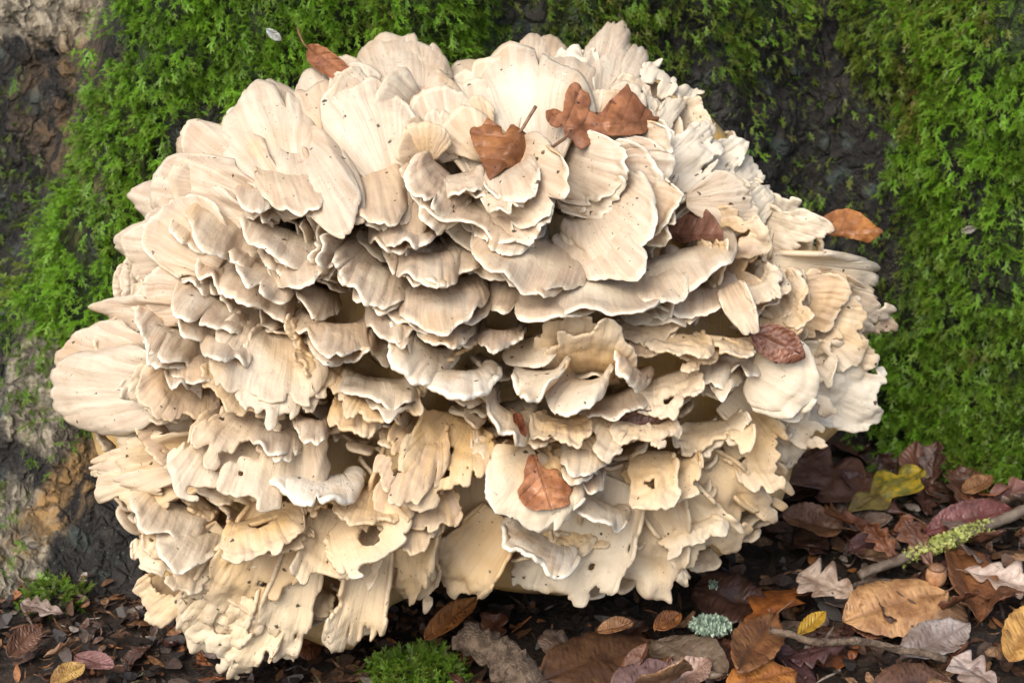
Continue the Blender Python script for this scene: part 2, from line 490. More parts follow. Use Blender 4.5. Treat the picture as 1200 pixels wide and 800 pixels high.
tx = np.concatenate([np.linspace(-1.25, -.66, 50)[:-1], np.arange(-.66, .78, .0035), np.linspace(.78, 1.3, 40)])
tz = np.concatenate([np.arange(-.03, .60, .0035), np.linspace(.605, 2.2, 70)])
X, Z = np.meshgrid(tx, tz, indexing='ij')
Y = trunk_y(X, Z)
V = np.stack([X, Y, Z], -1).reshape(-1, 3)
xf, zf = V[:, 0], V[:, 2]
behind = sstep(-.335, -.38, xf + .42 * (.46 - np.clip(zf, 0, .9)))
pale = behind * sstep(.35, .42, zf) * 1.0 + sstep(.06, .025, np.hypot((xf + .41) * 1.0, (zf - .145) * .8)) * .95 + sstep(.05, .02, np.hypot(xf + .425, zf - .035)) * .75 + sstep(-.33, -.38, xf) * sstep(.16, .05, zf) * .28 - .1
ochre = sstep(.10, .03, np.hypot(xf + .40, (zf - .34) * .8)) * .35 + sstep(.035, .012, np.abs((xf + .385) + (zf - .062) * -.9)) * sstep(.12, .08, zf) * sstep(.02, .035, zf)
def xe(z): return -.340 - .42 * (.46 - z)            # outer edge of the left buttress
def dens_left(x, z): return sstep(xe(z) - .008, xe(z) + .02, x) * sstep(.155, .205, z + .22 * np.clip(x + .36, 0, .2)) * sstep(.08, -.06, x - .1 * fbm(z * 9, x * 9)) * (.35 + .65 * sstep(-.7, -.1, fbm(x * 14, z * 12, 2.2, 3)))
def dens_right(x, z): return sstep(.0, .07, x - .355 + .10 * (.46 - z) * .3 + .02 * fbm(x * 9, z * 9)) * (.3 + .7 * sstep(-.7, .0, fbm(x * 14, z * 12, 7.2, 3)))
felt = np.clip(dens_left(xf, zf) + dens_right(xf, zf) + .55 * sstep(.30, .42, zf) * sstep(-.3, .4, fbm(xf * 14, zf * 10, 3.7, 3)) * sstep(-.1, 0, xf), 0, 1) * sstep(.9, .6, zf)
tree = tag(empty('tree', (0, .5, 0)), 'broad mossy buttressed tree trunk rising behind the pale fungus', 'tree')
trunk = link('trunk', mesh_from('trunk', V - np.array([0, .5, 0]), grid_faces(len(tx), len(tz))[:, ::-1], attr=dict(pale=pale, ochre=ochre, felt=felt)), tree, M['bark'])

# ------------------------------------------------------------------ moss: feathery shoots on the buttresses
def moss_shoot(seed, n=17, L=.017, broad=1.0):
    r = np.random.default_rng(seed)
    V, F, al = [], [], []
    bend = r.uniform(.05, .5)
    side_bend = r.uniform(-.25, .25)
    def frondlet(o, dirv, up, L, n, wmax, t0):
        lat = np.cross(up, dirv); lat /= np.linalg.norm(lat)
        for i in range(n):
            t = (i + .5) / n
            c = o + dirv * L * t + up * (-bend * L * t * t) + lat * side_bend * L * t * t
            for sg in (-1, 1):
                ln = wmax * (1.1 - .8 * t ** 1.8) * r.uniform(.75, 1.25)
                d = dirv * (.8 + .5 * t) + lat * sg * r.uniform(.6, 1.1) + up * r.normal(.12, .38); d /= np.linalg.norm(d)
                q = np.cross(d, up); q /= np.linalg.norm(q) + 1e-9
                wd = ln * .24 * broad
                k = len(V)
                V.extend([c, c + d * ln * .5 + q * wd, c + d * ln, c + d * ln * .5 - q * wd]); F.append((k, k + 1, k + 2, k + 3))
                al.extend([t0 + (1 - t0) * t * .7, t0 + (1 - t0) * t * .85, t0 + (1 - t0) * t, t0 + (1 - t0) * t * .85])
    X, Zu = np.array([1.0, 0, 0]), np.array([0, 0, 1.0])
    frondlet(np.zeros(3), X, Zu, L, n, L * .15, 0)
    for k in range(3):                                   # short side branches
        t = .25 + .2 * k + r.uniform(-.05, .05); sg = (-1) ** k
        d = np.array([.75, .7 * sg, r.uniform(-.1, .25)]); d /= np.linalg.norm(d)
        frondlet(np.array([L * t, side_bend * L * t * t, -bend * L * t * t]), d, Zu, L * r.uniform(.3, .45), max(4, n // 3), L * .12, .25)
    return mesh_from('moss_shoot', np.array(V), np.array(F), smooth=False, attr=dict(along=np.array(al)))

moss_col = bpy.data.collections.new('moss_shoots')
for i in range(6):
    me = moss_shoot(i, n=(15, 17, 18, 13, 16, 15)[i], L=(.014, .017, .019, .012, .015, .016)[i], broad=(1, 1.2, .9, 1.3, 1, 1.1)[i])
    me.materials.append(M['moss'])
    moss_col.objects.link(bpy.data.objects.new('moss_shoot', me))

def scatter_tree():
    ng = bpy.data.node_groups.new('moss_scatter', 'GeometryNodeTree')
    ng.interface.new_socket('Geometry', in_out='INPUT', socket_type='NodeSocketGeometry')
    ng.interface.new_socket('Geometry', in_out='OUTPUT', socket_type='NodeSocketGeometry')
    N = ng.nodes.new; L = ng.links.new
    i, o = N('NodeGroupInput'), N('NodeGroupOutput')
    ci = N('GeometryNodeCollectionInfo'); ci.inputs[0].default_value = moss_col
    ci.inputs['Separate Children'].default_value = True; ci.inputs['Reset Children'].default_value = True
    ip = N('GeometryNodeInstanceOnPoints'); ip.inputs['Pick Instance'].default_value = True
    def na(name, ty):
        a = N('GeometryNodeInputNamedAttribute'); a.data_type = ty; a.inputs[0].default_value = name
        return a.outputs[0]
    L(i.outputs[0], ip.inputs['Points']); L(ci.outputs[0], ip.inputs['Instance'])
    L(na('idx', 'INT'), ip.inputs['Instance Index'])
    e2r = N('FunctionNodeEulerToRotation'); L(na('rot', 'FLOAT_VECTOR'), e2r.inputs[0]); L(e2r.outputs[0], ip.inputs['Rotation'])
    L(na('scl', 'FLOAT'), ip.inputs['Scale'])
    L(ip.outputs[0], o.inputs[0])
    return ng
MOSS_NG = scatter_tree()

def moss_object(name, P, Nrm, scl, tint, brown, label, droop=.75, spread=.5):
    n = len(P)
    d = Nrm * .75 + np.array([0, 0, -1.0]) * np.asarray(droop).reshape(-1, 1) + rng.normal(0, spread, (n, 3))
    d /= np.linalg.norm(d, axis=1, keepdims=True)
    rot = np.stack([rng.uniform(-.7, .7, n), -np.arcsin(np.clip(d[:, 2], -1, 1)), np.arctan2(d[:, 1], d[:, 0])], 1)
    me = bpy.data.meshes.new(name)
    me.vertices.add(n); me.vertices.foreach_set('co', np.asarray(P, np.float32).ravel())
    for an, av in (('scl', scl), ('tint', tint), ('brown', brown)):
        me.attributes.new(an, 'FLOAT', 'POINT').data.foreach_set('value', np.asarray(av, np.float32))
    me.attributes.new('rot', 'FLOAT_VECTOR', 'POINT').data.foreach_set('vector', rot.astype(np.float32).ravel())
    me.attributes.new('idx', 'INT', 'POINT').data.foreach_set('value', rng.integers(0, 6, n).astype(np.int32))
    o = link(name, me)
    md = o.modifiers.new('shoots', 'NODES'); md.node_group = MOSS_NG
    return tag(o, label, 'moss', None, 'stuff')

def trunk_points(n, x0, x1, z0, z1):
    x = rng.uniform(x0, x1, n); z = rng.uniform(z0, z1, n)
    return x, z

def trunk_frame(x, z):
    e = .006
    y = trunk_y(x, z); yx = (trunk_y(x + e, z) - trunk_y(x - e, z)) / (2 * e); yz = (trunk_y(x, z + e) - trunk_y(x, z - e)) / (2 * e)
    N = np.stack([yx, -np.ones_like(x), yz], 1); st = np.linalg.norm(N, axis=1)
    return np.stack([x, y, z], 1), N / st[:, None], st

def moss_on_trunk(n, x0, x1, z0, z1, dens, name, label, tintf, brownf, scl=(.45, .95), droop=.4):
    x, z = trunk_points(n, x0, x1, z0, z1)
    P, N, st = trunk_frame(x, z)
    k = rng.uniform(0, 1, n) < dens(x, z) * np.clip(st / 2.0, .4, 2.0)
    P, N, x, z = P[k], N[k], x[k], z[k]
    lump = np.clip(fbm(x * 19, z * 17, 5.5, 3) * .55 + .5, 0, 1)
    P = P + N * ((lump - .25) * .045 + rng.uniform(-.006, .006, len(x)))[:, None]
    tint = np.clip(tintf(x, z) + rng.normal(0, .2, len(x)) + (lump - .5) * .9, 0, 1)  # hollows tinted darker than lumps: shade painted into the moss colour
    return moss_object(name, P, N, rng.uniform(*scl, len(x)), tint, np.clip(brownf(x, z) + rng.normal(0, .12, len(x)), 0, 1) * (rng.uniform(0, 1, len(x)) < .8), label, droop)

moss_on_trunk(90000, -.60, .10, .10, .62,
    dens_left,
    'moss_cushion', 'thick bright green moss covering the buttress left of the fungus', lambda x, z: .72 - .30 * sstep(-.2, 0, x), lambda x, z: .02 + .4 * sstep(.55, .9, fbm(x * 16, z * 16, 6.1, 3)), (.5, .9))
moss_on_trunk(120000, .24, .85, -.01, .62,
    dens_right,
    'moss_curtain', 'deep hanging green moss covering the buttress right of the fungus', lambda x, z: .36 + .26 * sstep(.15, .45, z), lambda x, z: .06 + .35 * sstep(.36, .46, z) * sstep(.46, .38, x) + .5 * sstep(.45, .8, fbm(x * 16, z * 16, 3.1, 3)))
moss_on_trunk(46000, -.06, .42, .16, .60,
    lambda x, z: (.15 + .85 * sstep(-.35, .35, fbm(x * 14, z * 10, 3.7, 3))) * (.28 + .72 * sstep(.28, .40, z)),
    'sparse_moss', 'thin dark olive moss on the recessed bark above the fungus', lambda x, z: .38 + 0 * x, lambda x, z: .28 + 0 * x, (.35, .8))
moss_on_trunk(9000, -.75, -.36, .12, .5,
    lambda x, z: sstep(xe(z) + .01, xe(z) - .02, x) * sstep(-.05, .55, fbm(x * 12, z * 9, 9.7, 3)) * sstep(.40, .32, z) * .8,
    'dark_moss', 'dark moss tufts on the bare bark behind the left buttress', lambda x, z: .15 + 0 * x, lambda x, z: .15 + 0 * x, (.5, .9))  # darker green tint than the moss on the buttress
moss_on_trunk(7000, -.60, -.24, .02, .2,
    lambda x, z: sstep(.085, .045, np.hypot(x + .40, (z - .155) * 1.3) + .02 * fbm(x * 25, z * 25)) * .7 + sstep(.05, .02, np.hypot(x + .30, z - .085)) * .15 + sstep(.06, .02, np.hypot(x + .46, z - .04)) * .3,
    'root_moss', 'small moss patches on the pale bark of the left root', lambda x, z: .35 + 0 * x, lambda x, z: .1 + 0 * x, (.5, .9))
# ------------------------------------------------------------------ the fungus
SIL = [(62, 450), (115, 372), (145, 285), (172, 205), (215, 152), (252, 108), (350, 90), (412, 52), (520, 75), (620, 42), (745, 48), (838, 102),
       (918, 205), (960, 262), (1030, 322), (1052, 380), (1040, 470), (1018, 520), (962, 535), (945, 600), (872, 668), (800, 695), (640, 718), (520, 692),
       (445, 735), (400, 795), (330, 768), (205, 750), (148, 690), (126, 620), (80, 540)]
CX, CY = 560.0, 400.0
_sa = np.array([math.atan2(y - CY, x - CX) for x, y in SIL]); _sr = np.array([math.hypot(x - CX, y - CY) for x, y in SIL])
_o = np.argsort(_sa); _sa, _sr = _sa[_o], _sr[_o]
_sa = np.concatenate([_sa - 2 * math.pi, _sa, _sa + 2 * math.pi]); _sr = np.tile(_sr, 3)

def rho(px, py):
    return math.hypot(px - CX, py - CY) / float(np.interp(math.atan2(py - CY, px - CX), _sa, _sr))

PN = np.array([-.10, 1.0, -.60]); PD = -.092       # the leaning mid-plane of the fungus
BULGE = .165
def envelope(px, py):
    r = ray(px, py); ln = np.linalg.norm(r)
    t = (PD - PN @ CAM) / (PN @ r)
    q = min(rho(px, py), 1.0)
    return CAM + r * t - r / ln * BULGE * math.sqrt(max(0.0, 1 - q * q)) * 1.0

BASE = np.array([-.02, .08, 0.0])
fungus = tag(empty('bracket_fungus', BASE), 'huge cream rosette of overlapping fan shaped fungus fronds at the tree foot', 'fungus')

STY = {
    'u': dict(curl=.13, cup=-.03, ruf=.055, nl=3.2, lob=.10, rag=.014, th=.0024, tan=.80, och=.05, ivo=.40, wht=.0, lip=.12, push=.030, sink=.08, w0=.12, side=.36, pw=.70, lump=.022),
    'm': dict(curl=.13, cup=-.03, ruf=.048, nl=3.6, lob=.13, rag=.022, th=.0024, tan=.85, och=.14, ivo=.15, wht=.0, lip=.90, push=.096, sink=.12, w0=.28, side=.12, pw=.55, lump=.026),
    'l': dict(curl=.12, cup=-.02, ruf=.070, nl=3.4, lob=.13, rag=.030, th=.0027, tan=.50, och=.60, ivo=.05, wht=.0, lip=.45, push=.045, w0=.20, side=.25, pw=.60, lump=.050, lace=.48),
    'r': dict(curl=.05, cup=.0, ruf=.075, nl=3.0, lob=.14, rag=.030, th=.0026, tan=.30, och=.70, ivo=.2, wht=.1, lip=.55, push=.040, w0=.30, side=.20, pw=.55, lump=.090, lace=.88),
    't': dict(curl=.08, cup=.0, ruf=.06, nl=3.0, lob=.14, rag=.040, th=.0028, tan=.05, och=.40, ivo=.45, wht=.1, lip=.4, push=.030, w0=.30, side=.30, pw=.6, lump=.08, lace=1.2),
    's': dict(curl=.10, cup=-.05, ruf=.045, nl=2.6, lob=.12, rag=.025, th=.0036, tan=.35, och=.25, ivo=.3, wht=.10, lip=1.0, push=.055, w0=.28, side=.15, pw=.6, lump=.018),
}

ALLV, ALLF, _off = [], [], 0

def frond_sheet(A, B, N, L, W, st, sd, nu=18, nv=40):
    U, Vv = np.meshgrid(np.linspace(0, 1, nu) ** .85, np.linspace(-1, 1, nv), indexing='ij')
    th = Vv * math.pi * .5 * st.get('phi', .97)
    nl = st['nl']
    edge = 1 + st['lob'] * (fbm(Vv * nl * .55 + sd * 3.1, sd, 0, 3, gain=.45) - .2) * sstep(.1, .8, U) \
        + (st['rag'] * fbm(Vv * 8 + sd, sd * 2.0, U * 2, 4, gain=.55) + .010 * fbm(Vv * 15 + sd * 2, sd, 0, 2)) * sstep(.5, 1, U)
    if int(sd * 10) % 3 == 0 or st['rag'] > .03:          # a split in the margin here and there
        nt = np.abs(vnoise(Vv * nl * .45 + sd * 7, sd * 1.7))
        edge = edge - (.10 + .6 * st['lob']) * np.exp(-(nt / .05) ** 2) * sstep(.45, 1, U)
    if st['rag'] > .1:                                     # torn into teeth
        tt = fbm(Vv * 4.2 + sd * 3, 4.4, sd, 2)
        edge = edge - .42 * sstep(.05, .5, -tt) * sstep(.25, 1, U) + .10 * sstep(.1, .6, tt)
    w0 = W * st['w0']
    sx = np.sin(th); cx = np.abs(np.cos(th)) ** st['pw']
    ax_m = L * (st['side'] + (1 - st['side']) * cx) * (1 + (edge - 1) * 1.0)
    la_m = W * .5 * sx * (.5 + .5 * edge)
    ub = U ** .9
    ax = ax_m * ub
    la = w0 * sx + (la_m - w0 * sx) * ub
    la = la + .06 * W * U * vnoise(U * 2.6, Vv * 2.2, sd * 2) * (1 - .3 * U) + .02 * W * vnoise(U * 7, Vv * 2, sd * 5) * U
    ax = ax + .05 * L * U * vnoise(U * 2 + 4, Vv * 2, sd * 3)
    h = 1.5 * st['curl'] * L * (U - U ** 2.6)
    h = h + st['cup'] * W * (Vv ** 2) * U - st.get('sink', .26) * L * (1 - U) ** 2.6
    h = h + st['ruf'] * W * U ** 1.6 * fbm(Vv * nl * .45 + sd * 5.3, U * 1.6, sd, 2, gain=.4)
    h = h + st['lump'] * W * fbm(la / W * 2.6 + sd, ax / W * 2.6, sd * 9, 3, gain=.5) * sstep(0, .4, U)
    if st.get('lace'):
        h = h + .0016 * st['lace'] * fbm(la / .011 + sd, ax / .011, sd, 3, gain=.55) * sstep(.1, .5, U)
    h = h + .014 * W * U ** 4 * fbm(Vv * nl * 1.5 + sd, sd * 2, 0, 2)
    h = h + .0008 * U * fbm(Vv * 16, U * 1.2, sd * 4, 2)
    h = h + .0008 * fbm(U * 9 + .5 * vnoise(Vv * 3, sd), sd * 3, 0, 2) * U
    h = h + .006 * st.get('lip', 0) * sstep(.8, 1, U) * (.4 + vnoise(Vv * 4, sd * 6))
    P = ax[..., None] * A + la[..., None] * B + h[..., None] * N
    uvx = (w0 + (W * .5 - w0) * .8) * Vv + sd * .37
    return P, U, uvx, ax, Vv

def smooth_boundary(V, F, it=3, lam=.5):
    e = np.concatenate([F[:, [0, 1]], F[:, [1, 2]], F[:, [2, 3]], F[:, [3, 0]]])
    k = np.sort(e, 1); key = k[:, 0] * len(V) + k[:, 1]
    _, inv, cnt = np.unique(key, return_inverse=True, return_counts=True)
    be = e[cnt[inv] == 1]
    V = V.copy()
    for _ in range(it):
        acc = np.zeros_like(V); c = np.zeros(len(V))
        np.add.at(acc, be[:, 0], V[be[:, 1]]); np.add.at(acc, be[:, 1], V[be[:, 0]])
        np.add.at(c, be[:, 0], 1); np.add.at(c, be[:, 1], 1)
        i = c > 0
        V[i] = V[i] * (1 - lam) + lam * acc[i] / c[i][:, None]
    return V, np.unique(be)

def add_frond(bx, by, mx, my, w, sty='m', name='frond', d=0.0, roll=0.0, collect=None, **kw):
    global _off
    st = dict(STY[sty]); st.update(kw)
    sd = (bx * 12.9898 + by * 78.233 + mx * 3.7 + w) % 97.0
    r2 = random.Random(int(sd * 1000))
    Pm = envelope(mx, my); rm = ray(mx, my); rm = rm / np.linalg.norm(rm)
    Pm = Pm + rm * d
    Pb = envelope(bx, by); rb = ray(bx, by); rb = rb / np.linalg.norm(rb)
    Pb = Pb + rb * (d + st['push'])
    px = DIST * 36.0 / LENS / 1200.0
    W = w * px * float(np.dot(Pm - CAM, FWD)) / DIST
    A = Pm - Pb; L = np.linalg.norm(A); A = A / L
    back = .22 * L                                  # the stalk end runs on into the body
    Pb = Pb - A * back; L = L + back
    toc = CAM - Pm; toc /= np.linalg.norm(toc)
    B = np.cross(A, toc); B /= np.linalg.norm(B)
    N = np.cross(B, A)
    if roll:
        c, s = math.cos(math.radians(roll)), math.sin(math.radians(roll))
        B, N = B * c + N * s, N * c - B * s
    # aim so that the curled margin still arrives at Pm
    big = w > 75
    nu, nv = (22, 54) if big else (16, 38)
    if st.get('lace') and collect is None: nu, nv = (36, 72) if big else (29, 52)
    if collect is not None: nu, nv = 10, 18
    P, U, uvx, ax, Vv = frond_sheet(A, B, N, L, W, st, sd, nu, nv)
    P = P + Pb
    V = P.reshape(-1, 3)
    # keep off the ground
    lo = V[:, 2] < .004
    V[lo, 2] = .004 + .12 * (V[lo, 2] - .004) * 0
    F = grid_faces(nu, nv)
    cut = None
    if st.get('lace'):                                  # torn and slug-eaten: ragged margin and holes
        lx = (uvx * 1.0).reshape(-1) / .016; ly = ax.reshape(-1) / .016; uu = U.reshape(-1)
        nz = fbm(lx * 1.0 + sd, ly * 1.0, sd * 1.3, 3, gain=.55) + .46 * fbm(lx * 4.0, ly * 4.0, sd, 2)
        keep = (uu + st['lace'] * .50 * nz < 1 - .16 * st['lace']) | (uu < .22)
        hz = fbm(lx * .6 + sd * 3, ly * .6, sd * 2.3, 3, gain=.6)
        keep &= ~((hz > 1.02 - .35 * st['lace']) & (uu > .3))
        keep &= (np.abs(Vv).reshape(-1) + .22 * st['lace'] * nz < 1 - .06 * st['lace']) | (uu < .3)
        g2 = keep.reshape(nu, nv)                        # no strands thinner than the flesh could be
        def nb(a, f):
            p_ = np.pad(a, 1, 'edge')
            return f.reduce([p_[i:i + nu, j:j + nv] for i in range(3) for j in range(3)])
        keep = (g2 & nb(nb(nb(nb(g2, np.logical_and), np.logical_and), np.logical_or), np.logical_or)).reshape(-1)
        F = F[keep[F].sum(1) >= 4]
        # only what still hangs on the base
        on = uu < .12
        for _ in range(60):
            hitf = on[F].any(1); new = on.copy(); new[F[hitf].ravel()] = True
            if (new == on).all(): break
            on = new
        F = F[on[F].all(1)]
        V, bidx = smooth_boundary(V, F, 1)
        cut = np.zeros(len(V), bool); cut[bidx] = True
    tl = st['th'] * (1.25 - .55 * U.reshape(-1) ** 3)
    V2, F2, src, side = thicken(V, F, tl)
    # make sure the upper skin is the one facing out
    rim = (L * (1 - U) * np.clip(.25 + .75 * np.cos(Vv * 1.2), .3, 1)).reshape(-1)
    rim = np.minimum(rim, (W * .5 * (1 - np.abs(Vv)) * (.2 + U)).reshape(-1) + .012 * (1 - U.reshape(-1)))
    if cut is not None: rim[cut] = np.minimum(rim[cut], .001)
    rim = rim[src]; rim[side == .5] = .014 * (1 - U.reshape(-1)[src][side == .5])
    uv = np.stack([uvx.reshape(-1)[src], (ax.reshape(-1))[src]], 1)
    # normal direction check
    fn = np.cross(V[F[0, 2]] - V[F[0, 0]], V[F[0, 3]] - V[F[0, 1]])
    if np.dot(fn, N) < 0:
        F2 = F2[:, ::-1]; side = 1 - side
    if collect is not None:
        collect.append((V2 - BASE, F2, U.reshape(-1)[src], rim, side, uv))
    else:
        me = mesh_from('frond', V2 - BASE, F2, uv=uv, attr=dict(u=U.reshape(-1)[src], rim=rim, side=side, lip=np.full(len(V2), st['lip'])))
        o = link(name, me, fungus, M['frond'])
        jit = lambda v, a: max(0.0, min(1.0, v + r2.uniform(-a, a)))
        if r2.random() < .14: st.update(tan=1.0, ivo=0.0, och=st['och'] + .2)
        low = float(sstep(430, 640, my)) * .30
        o.color = (jit(st['tan'], .15), jit(st['och'] + low, .15), jit(st['ivo'], .12), jit(st['wht'], .05) if st['wht'] else 0.0)
    ALLV.append(V2); ALLF.append(F2 + _off); _off += len(V2)

# the solid heart that the fronds grow from
def core():
    nu, nv = 40, 90
    Vc = []
    a = np.linspace(-math.pi, math.pi, nv, endpoint=False)
    q = np.linspace(0, .93, nu)
    for qq in q:
        for aa in a:
            r = qq * float(np.interp(aa, _sa, _sr))
            px_, py_ = CX + r * math.cos(aa), CY + r * math.sin(aa)
            p = envelope(px_, py_); rr = ray(px_, py_); rr /= np.linalg.norm(rr)
            Vc.append(p + rr * (.118 + .014 * float(vnoise(px_ * .03, py_ * .03, 2.2))))
    Vc = np.array(Vc); Vc[:, 2] = np.maximum(Vc[:, 2], .003)
    F = []
    for i in range(nu - 1):
        for j in range(nv):
            k = (j + 1) % nv
            F.append((i * nv + j, i * nv + k, (i + 1) * nv + k, (i + 1) * nv + j))
    # closed at the back, against the tree
    nb = len(Vc)
    back = Vc[-nv:] * .85 + np.array([0, .20, .10]) * .15 + np.array([0, .035, 0]); back[:, 2] = np.maximum(back[:, 2], .003)
    Vc = np.concatenate([Vc, back, back.mean(0, keepdims=True)])
    for j in range(nv):
        k = (j + 1) % nv
        F.append(((nu - 1) * nv + j, (nu - 1) * nv + k, nb + k, nb + j))
    for j in range(0, nv, 2):
        F.append((nb + j, nb + j + 1, nb + (j + 2) % nv, nb + nv))
    n = len(Vc)
    me = mesh_from('heart', Vc - BASE, np.array(F), uv=np.stack([Vc[:, 0], Vc[:, 2]], 1), attr=dict(u=np.full(n, .2), rim=np.full(n, .1), side=np.zeros(n), lip=np.zeros(n)))
    o = link('heart', me, fungus, M['frond']); o.color = (.4, 1.0, .0, 0)
core()

